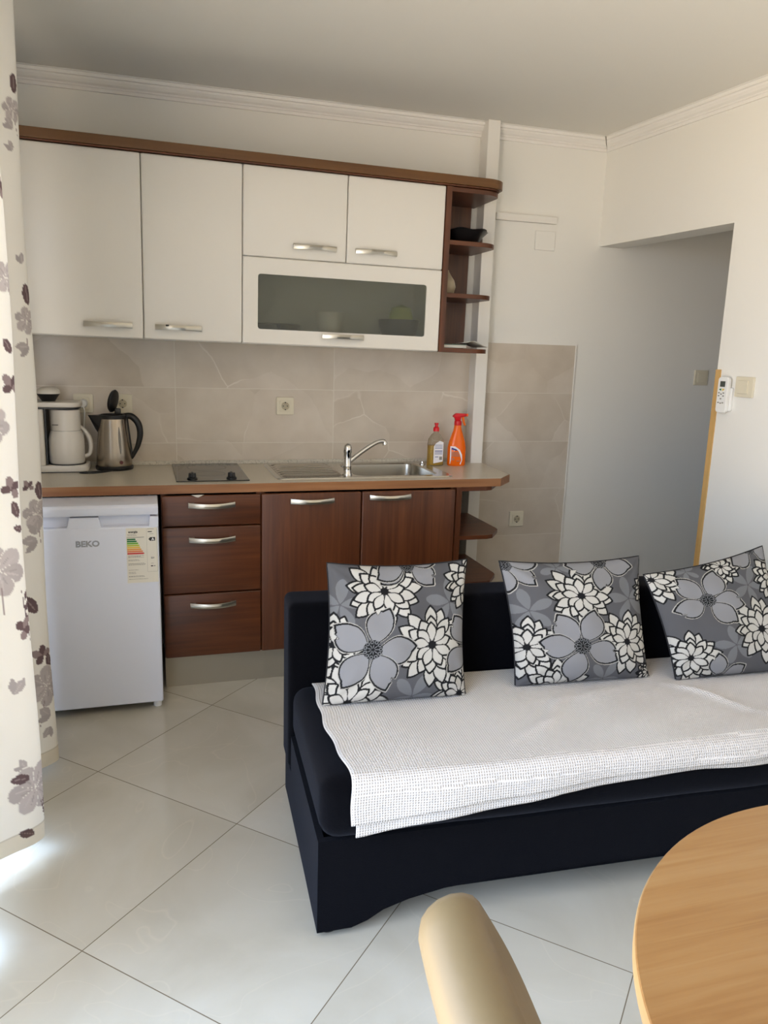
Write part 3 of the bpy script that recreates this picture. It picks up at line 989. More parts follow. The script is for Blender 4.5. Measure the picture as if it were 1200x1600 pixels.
# base end shelf
t = thing('corner_shelf', 'open walnut end shelf under the right end of the worktop', 'shelf', (1.38, -0.3, 0.0))
obj('side_panel', box(1.2375, 1.262, BF - 0.002, -0.012, BZ0, 0.8335), 'walnut_v', t)
obj('back_panel', box(1.2625, 1.36, -0.022, -0.012, BZ0, 0.815), 'walnut_v', t)
def low_outline(x1):
    return [(1.2622, -0.088), (1.2622, -0.5565), (x1 - 0.10, -0.5565), (x1 - 0.07, -0.545), (x1 - 0.005, -0.455), (x1, -0.43), (x1 - .0, -0.088)]
for zs, xe in ((0.8145, 1.485), (0.594, 1.503), (0.378, 1.503), (BZ0, 1.503)):
    obj('shelf_board', prism(low_outline(xe), zs, zs + 0.0185, bev=0.001), 'walnut_h', t)

# ------------------------------------------------------------------ hob
t = thing('hob', 'two-zone black glass hob with two knobs set in the worktop', 'hob', (0.206, -0.26, WT))
obj('glass_top', prism([(0.058, -0.030), (0.353, -0.030), (0.353, -0.503), (0.062, -0.503)], WT, WT + 0.005, bev=0.0015), 'hob', t)
for x in (0.127, 0.284):
    bm = bmesh.new()
    add_lathe(bm, [(0.021, WT + 0.005), (0.021, WT + 0.009), (0.016, WT + 0.012), (0.015, WT + 0.026), (0.013, WT + 0.029)], x, -0.455, seg=24)
    add_box(bm, x - 0.004, x + 0.004, -0.474, -0.436, WT + 0.012, WT + 0.032, bev=0.002)
    autosmooth(obj('knob', bm, 'black', t))
for y, r in ((-0.15, 0.085), (-0.33, 0.065)):
    bm = bmesh.new(); n = 48
    A = [bm.verts.new((0.206 + r * math.cos(2 * PI * i / n), y + r * math.sin(2 * PI * i / n), WT + 0.0053)) for i in range(n)]
    B = [bm.verts.new((0.206 + (r - .0015) * math.cos(2 * PI * i / n), y + (r - .0015) * math.sin(2 * PI * i / n), WT + 0.0053)) for i in range(n)]
    ring_faces(bm, A, B)
    obj('zone_marking', bm, 'lcd', t)

# ------------------------------------------------------------------ sink with drainer and mixer tap
t = thing('sink', 'stainless steel sink with ribbed drainer on the left, set in the worktop', 'sink', (0.86, -0.26, WT))
bm = bmesh.new()
sx0, sx1, sy0, sy1 = 0.468, 1.255, -0.492, -0.034
O = round_rect(sx0, sx1, sy0, sy1, 0.03, 8)
Im = round_rect(BX0, BX1, BY0, BY1, 0.06, 8)
ZS = WT + 0.0045
ob_ = [bm.verts.new((a, b, WT)) for a, b in O]
o1 = [bm.verts.new((a + (0.86 - a) * 0.006, b + (-0.263 - b) * 0.012, ZS)) for a, b in O]
i1 = [bm.verts.new((a, b, ZS)) for a, b in Im]
def shrink(k): return [(1.01 + (a - 1.01) * k, -0.27 + (b + 0.27) * k) for a, b in Im]
i2 = [bm.verts.new((a, b, ZS - 0.006)) for a, b in shrink(0.975)]
i3 = [bm.verts.new((a, b, ZS - 0.120)) for a, b in shrink(0.93)]
i4 = [bm.verts.new((a, b, ZS - 0.140)) for a, b in shrink(0.84)]
ring_faces(bm, ob_, o1)
ring_faces(bm, i1, i2); ring_faces(bm, i2, i3); ring_faces(bm, i3, i4); bm.faces.new(i4)
# flat rim between outer edge and bowl, bridged by triangulating
ring_faces(bm, o1, i1)
bmesh.ops.recalc_face_normals(bm, faces=bm.faces)
autosmooth(obj('basin', bm, 'steel', t), 30)
# drainer panel with pressed ribs
bm = bmesh.new()
nx, ny = 12, 120
dx0, dx1, dy0, dy1 = 0.490, 0.770, -0.470, -0.060
g = []
for j in range(ny + 1):
    y = dy0 + (dy1 - dy0) * j / ny
    row = []
    for i in range(nx + 1):
        x = dx0 + (dx1 - dx0) * i / nx
        ph = ((y + 0.42) / 0.052)
        f = 0
        if -0.445 < y < -0.085 and 1 <= i <= nx - 1:
            f = 0.006 * min(1.0, max(0.0, (math.cos(2 * PI * ph) + 0.1) / 0.45))
        row.append(bm.verts.new((x, y, ZS + 0.0006 + f)))
    g.append(row)
for j in range(ny):
    for i in range(nx): bm.faces.new((g[j][i], g[j][i + 1], g[j + 1][i + 1], g[j + 1][i]))
obj('drainer', bm, 'drainer_steel', t, smooth=True)
bm = bmesh.new(); add_lathe(bm, [(0.034, ZS - 0.1385), (0.03, ZS - 0.1365), (0.012, ZS - 0.1380)], 0.90, -0.27, seg=24)
autosmooth(obj('plughole', bm, 'chrome', t))
o = autosmooth(obj('overflow_control', lathe([(0.015, ZS), (0.015, ZS + 0.004), (0.009, ZS + 0.007), (0.008, ZS + 0.015)], 1.228, -0.14, seg=20), 'chrome', t))

t = thing('mixer_tap', 'chrome mixer tap with a long slanted spout standing at the sink', 'tap', (0.785, -0.415, ZS))
autosmooth(obj('tap_body', lathe([(0.022, ZS), (0.022, ZS + 0.006), (0.017, ZS + 0.012), (0.0165, ZS + 0.035), (0.018, ZS + 0.037), (0.018, ZS + 0.042), (0.0165, ZS + 0.044), (0.0165, ZS + 0.095), (0.0185, ZS + 0.099), (0.0185, ZS + 0.118), (0.015, ZS + 0.130), (0.007, ZS + 0.136)], 0.785, -0.415, seg=32), 'chrome', t), 40)
obj('spout', tube([(0.792, -0.413, 0.930), (0.84, -0.410, 0.966), (0.90, -0.406, 1.004), (0.93, -0.404, 1.016), (0.950, -0.403, 1.016), (0.957, -0.403, 1.004)], [0.011, 0.0095, 0.009, 0.009, 0.010, 0.0125], seg=16), 'chrome', t, smooth=True)

# ------------------------------------------------------------------ fridge
t = thing('fridge', 'white under-counter fridge with an energy label, left of the drawer unit', 'fridge', (-0.284, -0.40, 0.0))
FX0, FX1, FY = -0.556, -0.0125, -0.7102
obj('body', box(FX0, FX1 - .002, FY + 0.052, -0.06, 0.028, 0.822, bev=0.004), 'fridge_grey', t)
# worktop cap of the fridge with a sloping front
bm = bmesh.new()
add_prism(bm, [(-0.06, 0.8), (-0.06, 0.8275), (-0.64, 0.8275), (-0.700, 0.822), (-0.708, 0.812), (-0.706, 0.7835), (-0.60, 0.7835), (-0.60, 0.8)], FX0, FX1, bev=0.002, axis='X')
autosmooth(obj('top_cap', bm, 'fridge', t))
# door with two grip recesses
bm = bmesh.new()
dz1, dz0 = 0.7785, 0.034
add_box(bm, FX0, FX1, FY, FY + 0.045, dz0, 0.742, bev=0.008, seg=4)
# upper lip of door: pieces leaving the grips open
for a, b in ((FX0, -0.41 - 0.03), (-0.335, -0.215), (-0.047, FX1)):
    pass
add_prism(bm, [(FX0, 0.735), (FX1, 0.735), (FX1, dz1), (FX0, dz1)], FY + 0.030, FY + 0.045, axis='Y')
add_prism(bm, [(-0.334, 0.738), (-0.213, 0.738), (-0.224, dz1), (-0.320, dz1)], FY + 0.0005, FY + 0.030, axis='Y')
add_prism(bm, [(-0.047, 0.738), (FX1 - .0005, 0.738), (FX1 - .0005, dz1 - .002), (-0.042, dz1)], FY + 0.0005, FY + 0.030, axis='Y')
add_prism(bm, [(FX0, 0.738), (-0.50, 0.738), (-0.505, dz1), (FX0, dz1)], FY + 0.0005, FY + 0.030, axis='Y')
d = autosmooth(obj('door', bm, 'fridge', t))
obj('door_gasket', box(FX0 + 0.006, FX1 - 0.006, FY + 0.0455, FY + 0.0515, 0.04, 0.77), 'grey_ink', d)
for y in (-0.66, -0.12):
    for x in (FX0 + 0.035, FX1 - 0.022):
        obj('foot', cyl((x, y, 0.0), (x, y, 0.03), 0.016), 'white_plastic', t)
text_mesh('logo', 'BEKO', 0.030, 'logo', d, (-0.2635, FY - 0.0006, 0.6715), width=0.082, extrude=0.0006, offset=0.0012)
# energy label
lab = obj('energy_label', box(-0.129, -0.018, FY - 0.0006, FY + 0.001, 0.524, 0.735), 'sticker', d)
YL = FY - 0.0011
def lbox(x0, x1, z0, z1, m, name='label_print'):
    return obj(name, box(x0, x1, YL, YL + 0.0008, z0, z1), m, d)
text_mesh('label_heading', 'energija', 0.0105, 'ink', d, (-0.121, YL, 0.7175), extrude=0.0002, offset=0.0003, align='LEFT')
bars = [('green_ink', 0.032), ('green_ink', 0.036), ('green2', 0.041), ('green3', 0.045), ('yellow_ink', 0.048), ('orange2', 0.052), ('orange_ink', 0.057), ('red_ink', 0.061)]
zb = 0.6955
for k, (mt, w) in enumerate(bars):
    z = zb - k * 0.0078
    bm = prism([(-0.1265, z), (-0.1265 + w - 0.004, z), (-0.1265 + w, z - 0.003), (-0.1265 + w - 0.004, z - 0.006), (-0.1265, z - 0.006)], YL, YL + 0.0008, axis='Y')
    obj('rating_bar', bm, mt, d)
bm = prism([(-0.050, 0.6915), (-0.044, 0.6985), (-0.0265, 0.6985), (-0.0265, 0.6845), (-0.044, 0.6845)], YL, YL + 0.0008, axis='Y')
obj('rating_arrow', bm, 'ink', d)
text_mesh('rating_letter', 'A', 0.014, 'white_plastic', d, (-0.0345, YL - 0.0006, 0.6867), extrude=0.0002, offset=0.0005)
text_mesh('label_number', '221', 0.0085, 'ink', d, (-0.0365, YL, 0.6165), extrude=0.0002, offset=0.0002)
bm = bmesh.new()
random.seed(4)
for z, x1 in ((0.7105, -0.095), (0.7065, -0.092), (0.6290, -0.068), (0.6255, -0.080), (0.6225, -0.068), (0.6130, -0.088), (0.6095, -0.082), (0.5990, -0.068), (0.5960, -0.062), (0.5930, -0.064), (0.5735, -0.090), (0.5650, -0.100), (0.5600, -0.098), (0.5500, -0.070), (0.5470, -0.066), (0.5380, -0.055)):
    x = -0.124
    while x < x1:
        w = random.uniform(0.003, 0.009)
        add_box(bm, x, min(x + w, x1), YL + 0.0002, YL + 0.0008, z, z + 0.0013)
        x += w + 0.0012
for a, b, z in ((-0.054, -0.030, 0.7325), (-0.046, -0.032, 0.714), (-0.044, -0.034, 0.600)):
    add_box(bm, a, b, YL + 0.0002, YL + 0.0008, z - 0.003, z - 0.0018)
tag(obj('small_print', bm, 'grey_ink', d), kind='stuff')
obj('bold_print', box(-0.052, -0.037, YL, YL + 0.0008, 0.7185, 0.7215), 'ink', d)
obj('bold_print', box(-0.044, -0.036, YL, YL + 0.0008, 0.5855, 0.5895), 'ink', d)
obj('bold_print', box(-0.034, -0.028, YL, YL + 0.0008, 0.5865, 0.5885), 'ink', d)
obj('bold_print', box(-0.1265, -0.066, YL, YL + 0.0008, 0.6995, 0.7008), 'ink', d)
bm = bmesh.new()
for a, b, c, e_ in ((-0.0565, -0.0560, 0.566, 0.729), (-0.0205, -0.0200, 0.566, 0.729), (-0.0565, -0.020, 0.5655, 0.566)):
    add_box(bm, a, b, YL, YL + 0.0008, c, e_)
obj('label_border', bm, 'grey_ink', d)

# ------------------------------------------------------------------ kettle
KX, KY = -0.183, -0.120
t = thing('kettle', 'stainless steel electric kettle with its black lid open, on the worktop', 'kettle', (KX, KY, WT))
autosmooth(obj('power_base', lathe([(0.076, WT), (0.078, WT + 0.004), (0.078, WT + 0.013), (0.074, WT + 0.018)], KX, KY, seg=48), 'black', t))
autosmooth(obj('body', lathe([(0.073, WT + 0.019), (0.074, WT + 0.024), (0.070, WT + 0.09), (0.063, WT + 0.16), (0.057, WT + 0.222), (0.056, WT + 0.226)], KX, KY, seg=64), 'kettle_steel', t))
bm = lathe([(0.0575, WT + 0.218), (0.0585, WT + 0.222), (0.058, WT + 0.234), (0.050, WT + 0.236), (0.048, WT + 0.215)], KX, KY, seg=48, cap=False)
o = autosmooth(obj('rim', bm, 'black', t))
bm = bmesh.new()   # spout
sp = [(-0.048, 0.170, 0.004), (-0.062, 0.185, 0.012), (-0.078, 0.210, 0.018), (-0.093, 0.229, 0.010)]
L = [bm.verts.new((KX + x, KY - w, WT + z)) for x, z, w in sp]
R = [bm.verts.new((KX + x, KY + w, WT + z)) for x, z, w in sp]
Ti = [bm.verts.new((KX + x, KY, WT + z)) for x, z in ((-0.062, 0.155), (-0.072, 0.172), (-0.086, 0.200), (-0.1, 0.232))]
T1 = bm.verts.new((KX - 0.040, KY - 0.040, WT + 0.232)); T2 = bm.verts.new((KX - 0.040, KY + 0.040, WT + 0.232))
T3 = bm.verts.new((KX - 0.046, KY - 0.034, WT + 0.175)); T4 = bm.verts.new((KX - 0.046, KY + 0.034, WT + 0.175)); T5 = bm.verts.new((KX - 0.058, KY, WT + 0.150))
tip = Ti[3]
bm.faces.new((T1, T3, T5, Ti[1], tip)); bm.faces.new((T2, tip, Ti[1], T5, T4)); bm.faces.new((T1, tip, T2)); 
for v in L + R + [Ti[0], Ti[2]]: bm.verts.remove(v)
bmesh.ops.recalc_face_normals(bm, faces=bm.faces)
obj('spout', bm, 'black', t)
bm = tube([(KX + 0.045, KY, WT + 0.226), (KX + 0.075, KY - 0.004, WT + 0.228), (KX + 0.102, KY - 0.008, WT + 0.200), (KX + 0.110, KY - 0.008, WT + 0.155), (KX + 0.100, KY - 0.006, WT + 0.105), (KX + 0.080, KY - 0.004, WT + 0.062), (KX + 0.071, KY - 0.002, WT + 0.045)], [0.013, 0.014, 0.014, 0.013, 0.011, 0.008, 0.006], seg=16, updir=(0, 1, 0))
add_tube(bm, [(KX + 0.052, KY - 0.006, WT + 0.226), (KX + 0.060, KY - 0.006, WT + 0.15), (KX + 0.072, KY - 0.004, WT + 0.05)], [0.010, 0.009, 0.007], seg=12, updir=(0, 1, 0))
obj('handle', bm, 'black', t, smooth=True)
# open lid: a disc standing almost upright above the rim
t2 = bmesh.new()
add_lathe(t2, [(0.020, -0.010), (0.045, -0.008), (0.050, 0.0), (0.047, 0.006), (0.030, 0.010)], 0, 0, seg=36, sy=0.62)
bm = bmesh.new()
join(bm, t2, Matrix.Translation((KX + 0.004, KY + 0.004, WT + 0.292)) @ Matrix.Rotation(math.radians(-34), 4, 'Z') @ Matrix.Rotation(math.radians(104), 4, 'Y'))
add_box(bm, KX + 0.008, KX + 0.034, KY - 0.014, KY + 0.014, WT + 0.232, WT + 0.262, bev=0.006)
autosmooth(obj('lid', bm, 'black', t))
# gauge and switch on the front, towards the camera
def kfront(ang, z, r_extra=0.0005):
    rr = np.interp(z, [0.024, 0.09, 0.16, 0.222], [0.074, 0.070, 0.063, 0.057]) + r_extra
    return Vector((KX + rr * math.sin(ang), KY - rr * math.cos(ang), WT + z))
bm = bmesh.new()
rows = []
for k in range(17):
    f = k / 16; z = 0.070 + 0.118 * f; w = 0.16 * math.sin(PI * f) ** 0.6 + 0.001
    rows.append([bm.verts.new(kfront(0.42 + w * s, z, 0.001)) for s in (-0.5, -0.25, 0, 0.25, 0.5)])
for a, b in zip(rows, rows[1:]):
    for i in range(4): bm.faces.new((a[i], a[i + 1], b[i + 1], b[i]))
obj('water_gauge', bm, 'gauge', t, smooth=True)
bm = bmesh.new()
c0 = kfront(0.42, 0.036, 0.001)
add_cyl(bm, c0, kfront(0.42, 0.036, 0.003), 0.0075, seg=20)
obj('power_switch', bm, 'redlight', t)
# kettle flex on the worktop
obj('power_cord', tube([(-0.19, -0.196, WT + .0035), (-0.225, -0.230, WT + .003), (-0.262, -0.250, WT + 0.0032), (-0.300, -0.250, WT + 0.003), (-0.316, -0.238, WT + 0.003), (-0.290, -0.2285, WT + 0.003), (-0.250, -0.222, WT + 0.004), (-0.20, -0.200, WT + .003)], 0.003, seg=8), 'black', t, smooth=True)

# ------------------------------------------------------------------ coffee maker
t = thing('coffee_maker', 'off-white filter coffee maker with a white jug, at the curtain end of the worktop', 'coffee maker', (-0.40, -0.16, WT))
Z = WT
bm = bmesh.new(); add_prism(bm, round_rect(-0.56, -0.283, -0.222, -0.05, 0.04), Z + 0.004, Z + 0.030, bev=0.003)
autosmooth(obj('base', bm, 'coffee_white', t))
bm = bmesh.new(); add_prism(bm, round_rect(-0.548, -0.29, -0.212, -0.06, 0.035), Z, Z + 0.0045)
obj('foot_ring', bm, 'black', t)
bm = bmesh.new(); add_prism(bm, round_rect(-0.56, -0.449, -0.215, -0.05, 0.012), Z + 0.030, Z + 0.262, bev=0.003)
autosmooth(obj('water_tank', bm, 'coffee_white', t))
bm = bmesh.new(); add_prism(bm, round_rect(-0.448, -0.44, -0.19, -0.075, 0.003), Z + 0.031, Z + 0.262)
obj('tank_side', bm, 'black', t)
bm = bmesh.new(); add_prism(bm, round_rect(-0.56, -0.304, -0.222, -0.05, 0.05), Z + 0.270, Z + 0.291, bev=0.006)
autosmooth(obj('top_cover', bm, 'coffee_white', t))
bm = bmesh.new(); add_prism(bm, round_rect(-0.55, -0.31, -0.20, -0.06, 0.05), Z + 0.262, Z + 0.270)
obj('cover_gap', bm, 'black', t)
obj('power_switch', box(-0.478, -0.467, -0.2175, -0.213, Z + 0.024 + 0.010, Z + 0.044), 'redlight', t)
JX, JY = -0.370, -0.145
jug = lathe([(0.066, Z + 0.034), (0.070, Z + 0.040), (0.071, Z + 0.10), (0.070, Z + 0.135), (0.064, Z + 0.158), (0.0585, Z + 0.172), (0.0585, Z + 0.252), (0.055, Z + 0.258)], JX, JY, seg=48)
autosmooth(obj('jug', jug, 'coffee_white', t), 50)
autosmooth(obj('warming_plate', lathe([(0.073, Z + 0.030), (0.073, Z + 0.0335)], JX, JY, seg=40), 'black', t))
obj('jug_seam', lathe([(0.0592, Z + 0.1705), (0.0592, Z + 0.1722)], JX, JY, seg=40), 'grey_ink', t)
obj('jug_handle', tube([(JX + 0.050, JY + 0.02, Z + 0.185), (JX + 0.072, JY + 0.03, Z + 0.165), (JX + 0.090, JY + 0.032, Z + 0.13), (JX + 0.094, JY + 0.03, Z + 0.095), (JX + 0.086, JY + 0.028, Z + 0.065), (JX + 0.064, JY + 0.02, Z + 0.058)], [0.008, 0.009, 0.010, 0.010, 0.009, 0.008], seg=14, updir=(0, 1, 0)), 'coffee_white', t, smooth=True)
obj('lever_slot', box(JX - 0.048, JX - 0.024, JY - 0.0585, JY - 0.052, Z + 0.196, Z + 0.1985), 'black', t)
# cup with white lid on top of it
t = thing('bowl', 'small black bowl with a white dome over it, standing on the coffee maker', 'bowl', (-0.432, -0.14, Z + 0.291))
Zt = Z + 0.2915
autosmooth(obj('dish', lathe([(0.026, Zt), (0.028, Zt + 0.004), (0.040, Zt + 0.022), (0.046, Zt + 0.030)], -0.432, -0.14, seg=40), 'black', t))
autosmooth(obj('dome_cover', lathe([(0.047, Zt + 0.0305), (0.047, Zt + 0.036), (0.043, Zt + 0.046), (0.030, Zt + 0.055), (0.010, Zt + 0.0595), (0.001, Zt + 0.060)], -0.432, -0.14, seg=40), 'coffee_white', t))

# ------------------------------------------------------------------ bottles
def oval_body(bm, prof, cx, cy, seg=48, p=2.6):
    """prof [(halfwidth x, halfdepth y, z, x shift)]: superellipse sections"""
    rings = []
    for a, b, z, s in prof:
        ring = []
        for i in range(seg):
            th = 2 * PI * i / seg
            c, s_ = math.cos(th), math.sin(th)
            ring.append(bm.verts.new((cx + s + a * abs(c) ** (2 / p) * (1 if c >= 0 else -1), cy + b * abs(s_) ** (2 / p) * (1 if s_ >= 0 else -1), z)))
        rings.append(ring)
    for r0, r1 in zip(rings, rings[1:]): ring_faces(bm, r0, r1)
    bm.faces.new(rings[0][::-1]); bm.faces.new(rings[-1])
    bmesh.ops.recalc_face_normals(bm, faces=bm.faces)


DX, DY = 1.290, -0.150
t = thing('dish_soap_bottle', 'clear bottle of yellow washing-up liquid with a red cap, beside the sink', 'bottle', (DX, DY, WT))
bm = bmesh.new()
oval_body(bm, [(0.038, 0.022, WT, 0), (0.041, 0.024, WT + 0.006, 0), (0.040, 0.024, WT + 0.06, 0), (0.0405, 0.024, WT + 0.105, 0), (0.036, 0.0225, WT + 0.130, 0), (0.022, 0.017, WT + 0.150, 0), (0.012, 0.012, WT + 0.158, 0), (0.011, 0.011, WT + 0.168, 0)], DX, DY)
autosmooth(obj('bottle_body', bm, 'clear', t), 50)
bm = bmesh.new()
oval_body(bm, [(0.036, 0.020, WT + 0.003, 0), (0.0392, 0.0222, WT + 0.008, 0), (0.0382, 0.0222, WT + 0.06, 0), (0.0387, 0.0222, WT + 0.100, 0)], DX, DY)
autosmooth(obj('liquid', bm, 'liquid', t), 50)
bm = bmesh.new()
add_prism(bm, [(DX - 0.018, WT + 0.013), (DX + 0.030, WT + 0.022), (DX + 0.031, WT + 0.115), (DX + 0.012, WT + 0.122), (DX - 0.008, WT + 0.110), (DX - 0.018, WT + 0.095)], DY - 0.0252, DY - 0.0243, axis='Y')
lb = obj('label', bm, 'label', t)
bm = bmesh.new()
for z in (0.100, 0.092, 0.085, 0.074, 0.070, 0.064, 0.058):
    add_box(bm, DX - 0.012, DX + 0.026, DY - 0.0256, DY - 0.0250, WT + z, WT + z + 0.0022)
add_box(bm, DX - 0.010, DX + 0.006, DY - 0.0256, DY - 0.0250, WT + 0.043, WT + 0.046)
obj('label_print', bm, 'blue', t)
bm = bmesh.new(); add_box(bm, DX + 0.012, DX + 0.026, DY - 0.0256, DY - 0.0250, WT + 0.030, WT + 0.046)
obj('label_patch', bm, 'grey_ink', t)
autosmooth(obj('cap', lathe([(0.0145, WT + 0.166), (0.0145, WT + 0.182), (0.0115, WT + 0.186), (0.0075, WT + 0.189), (0.0075, WT + 0.197), (0.0105, WT + 0.199), (0.0095, WT + 0.206)], DX, DY, seg=28), 'red', t), 40)

SX, SY = 1.398, -0.155
t = thing('spray_bottle', 'orange trigger spray bottle with a red nozzle, beside the sink', 'bottle', (SX, SY, WT))
bm = bmesh.new()
oval_body(bm, [(0.042, 0.026, WT, 0), (0.046, 0.029, WT + 0.006, 0), (0.0455, 0.029, WT + 0.05, 0.0), (0.046, 0.029, WT + 0.085, 0.0), (0.040, 0.0265, WT + 0.115, 0.0), (0.030, 0.022, WT + 0.145, 0.0), (0.021, 0.019, WT + 0.170, 0.0), (0.017, 0.017, WT + 0.190, 0.0), (0.0165, 0.0165, WT + 0.198, 0.0)], SX, SY, p=2.3)
autosmooth(obj('bottle_body', bm, 'orange', t), 50)
bm = bmesh.new()
pts = [(SX - 0.040, WT + 0.010), (SX + 0.012, WT + 0.008), (SX + 0.020, WT + 0.030), (SX + 0.018, WT + 0.055), (SX + 0.004, WT + 0.080), (SX - 0.018, WT + 0.095), (SX - 0.040, WT + 0.096)]
add_prism(bm, pts, SY - 0.0305, SY - 0.0292, axis='Y')
# wrap the label on the bottle front
for v in bm.verts:
    k = min(abs((v.co.x - SX) / 0.046), 0.99)
    v.co.y += 0.029 * (1 - (1 - k ** 2.3) ** (1 / 2.3))
obj('label', bm, 'label', t)
bm = bmesh.new()
add_prism(bm, [(SX - 0.036, WT + 0.090), (SX - 0.012, WT + 0.082), (SX - 0.008, WT + 0.074), (SX - 0.034, WT + 0.080)], SY - 0.0312, SY - 0.0300, axis='Y')
for v in bm.verts:
    k = min(abs((v.co.x - SX) / 0.046), 0.99); v.co.y += 0.029 * (1 - (1 - k ** 2.3) ** (1 / 2.3))
obj('label_print', bm, 'blue', t)
bm = bmesh.new()
for z, a, b in ((0.066, -0.034, -0.002), (0.060, -0.034, 0.000), (0.054, -0.034, 0.004), (0.048, -0.034, 0.006), (0.030, -0.034, -0.022), (0.036, -0.034, -0.022), (0.024, -0.010, 0.008)):
    add_box(bm, SX + a, SX + b, SY - 0.0312, SY - 0.0300, WT + z, WT + z + 0.0022)
bmesh.ops.subdivide_edges(bm, edges=[e for e in bm.edges if abs(e.verts[0].co.x - e.verts[1].co.x) > 0.005], cuts=6)
for v in bm.verts:
    k = min(abs((v.co.x - SX) / 0.046), 0.99); v.co.y += 0.029 * (1 - (1 - k ** 2.3) ** (1 / 2.3))
obj('label_small_print', bm, 'grey_ink', t)
autosmooth(obj('collar', lathe([(0.0175, WT + 0.196), (0.0185, WT + 0.200), (0.0175, WT + 0.216), (0.012, WT + 0.219)], SX, SY, seg=28), 'red', t))
bm = bmesh.new()
add_prism(bm, [(SX - 0.014, WT + 0.216), (SX + 0.010, WT + 0.216), (SX + 0.014, WT + 0.236), (SX + 0.040, WT + 0.238), (SX + 0.042, WT + 0.252), (SX - 0.012, WT + 0.254), (SX - 0.026, WT + 0.243), (SX - 0.027, WT + 0.236), (SX - 0.018, WT + 0.232)], SY - 0.010, SY + 0.010, bev=0.003, axis='Y')
autosmooth(obj('spray_head', bm, 'red', t))
bm = bmesh.new()
add_prism(bm, [(SX + 0.018, WT + 0.2365), (SX + 0.030, WT + 0.2365), (SX + 0.033, WT + 0.215), (SX + 0.040, WT + 0.196), (SX + 0.033, WT + 0.193), (SX + 0.024, WT + 0.212)], SY - 0.006, SY + 0.006, bev=0.002, axis='Y')
add_box(bm, SX + 0.0405, SX + 0.050, SY - 0.007, SY + 0.007, WT + 0.238, WT + 0.252, bev=0.002)
autosmooth(obj('trigger', bm, 'trigger', t))

# ------------------------------------------------------------------ sofa
SR = -math.radians(3.0)
SO = Vector((0.318, -2.035, 0.0))
SU = Vector((math.cos(SR), math.sin(SR), 0))
SV = Vector((-math.sin(SR), math.cos(SR), 0))


def sofa_pt(x, y, z): return SO + SU * x + SV * y + Vector((0, 0, z))


sofa = bpy.data.objects.new('sofa', None); COL.objects.link(sofa)
sofa.location = SO; sofa.rotation_euler = (0, 0, SR); sofa['_base'] = [0, 0, 0]
tag(sofa, 'armless navy blue fabric sofa with a curved front skirt, in front of the kitchen', 'sofa')
SL = 1.86


def soft(bm, cuts=0):
    return bm


def puffy_box(x0, x1, y0, y1, z0, z1, r, crown=0.0, seg=5, nx=24):
    """rounded upholstery block, top bulging by crown"""
    bm = bmesh.new()
    add_box(bm, x0, x1, y0, y1, z0, z1, bev=r, seg=seg)
    es = [e for e in bm.edges if abs(e.verts[0].co.x - e.verts[1].co.x) > (x1 - x0) * 0.5]
    bmesh.ops.subdivide_edges(bm, edges=es, cuts=nx, use_grid_fill=True)
    es = [e for e in bm.edges if abs(e.verts[0].co.y - e.verts[1].co.y) > (y1 - y0) * 0.4]
    bmesh.ops.subdivide_edges(bm, edges=es, cuts=8, use_grid_fill=True)
    for v in bm.verts:
        fx = (v.co.x - x0) / (x1 - x0); fy = (v.co.y - y0) / (y1 - y0); fz = (v.co.z - z0) / (z1 - z0)
        if fz > 0.5:
            v.co.z += crown * max(0, math.sin(PI * min(max(fx, 0), 1))) ** 0.5 * max(0, math.sin(PI * min(max(fy, 0), 1))) ** 0.6
        v.co.z += 0.0012 * math.sin(17 * v.co.x + 3) * math.cos(11 * v.co.y)
        v.co.y += 0.0015 * math.sin(13 * v.co.x) * math.sin(19 * v.co.z)
    return bm


obj('seat_cushion', puffy_box(0.004, SL, -0.032, 0.53, 0.264, 0.425, 0.045, 0.0), 'navy', sofa, smooth=True)
obj('backrest', puffy_box(-0.008, SL + 0.004, 0.505, 0.648, 0.150, 0.678, 0.022, 0.004), 'navy', sofa, smooth=True)
bm = bmesh.new()
add_box(bm, 0.02, SL - 0.02, 0.03, 0.50, 0.055, 0.263, bev=0.004)
obj('frame', bm, 'navy', sofa)
# skirt: front with an arch, and two plain sides
bm = bmesh.new()
arch = [(0.0, 0.018), (0.085, 0.020), (0.125, 0.034), (0.165, 0.058), (0.23, 0.078), (0.32, 0.094), (0.45, 0.102), (SL / 2, 0.104)]
arch += [(SL - x, z) for x, z in arch[-2::-1]]
top = [(SL * i / 30, 0.265) for i in range(30, -1, -1)]
add_prism(bm, arch + top, -0.018, 0.0, axis='Y')
obj('front_skirt', bm, 'navy', sofa)
for x0, x1 in ((0.0, 0.016), (SL - 0.016, SL)):
    bm = bmesh.new()
    add_prism(bm, [(0.0005, 0.018), (0.12, 0.020), (0.20, 0.022), (0.58, 0.022), (0.64, 0.018), (0.64, 0.149), (0.503, 0.149), (0.503, 0.265), (0.0005, 0.265)], x0, x1, axis='X')
    obj('side_skirt', bm, 'navy', sofa)
obj('back_skirt', box(0.017, SL - 0.017, 0.62, 0.64, 0.03, 0.149), 'navy', sofa)
for x, y in ((0.032, 0.022), (SL - 0.032, 0.022), (0.032, 0.61), (SL - 0.032, 0.61)):
    bm = bmesh.new(); add_lathe(bm, [(0.022, 0.0), (0.026, 0.004), (0.026, 0.054)], x, y, seg=24)
    autosmooth(obj('foot', bm, 'black', sofa))

# ------------------------------------------------------------------ white waffle blanket over the seat
def noise2(x, y, s=0):
    return (math.sin(3.1 * x + 1.7 * y + s) + math.sin(-4.3 * x + 6.1 * y + 2.1 * s) * 0.6 + math.sin(9.7 * x + 2.3 * y + s * 1.3) * 0.35 + math.sin(5 * x - 11 * y + s) * 0.25) / 2.2


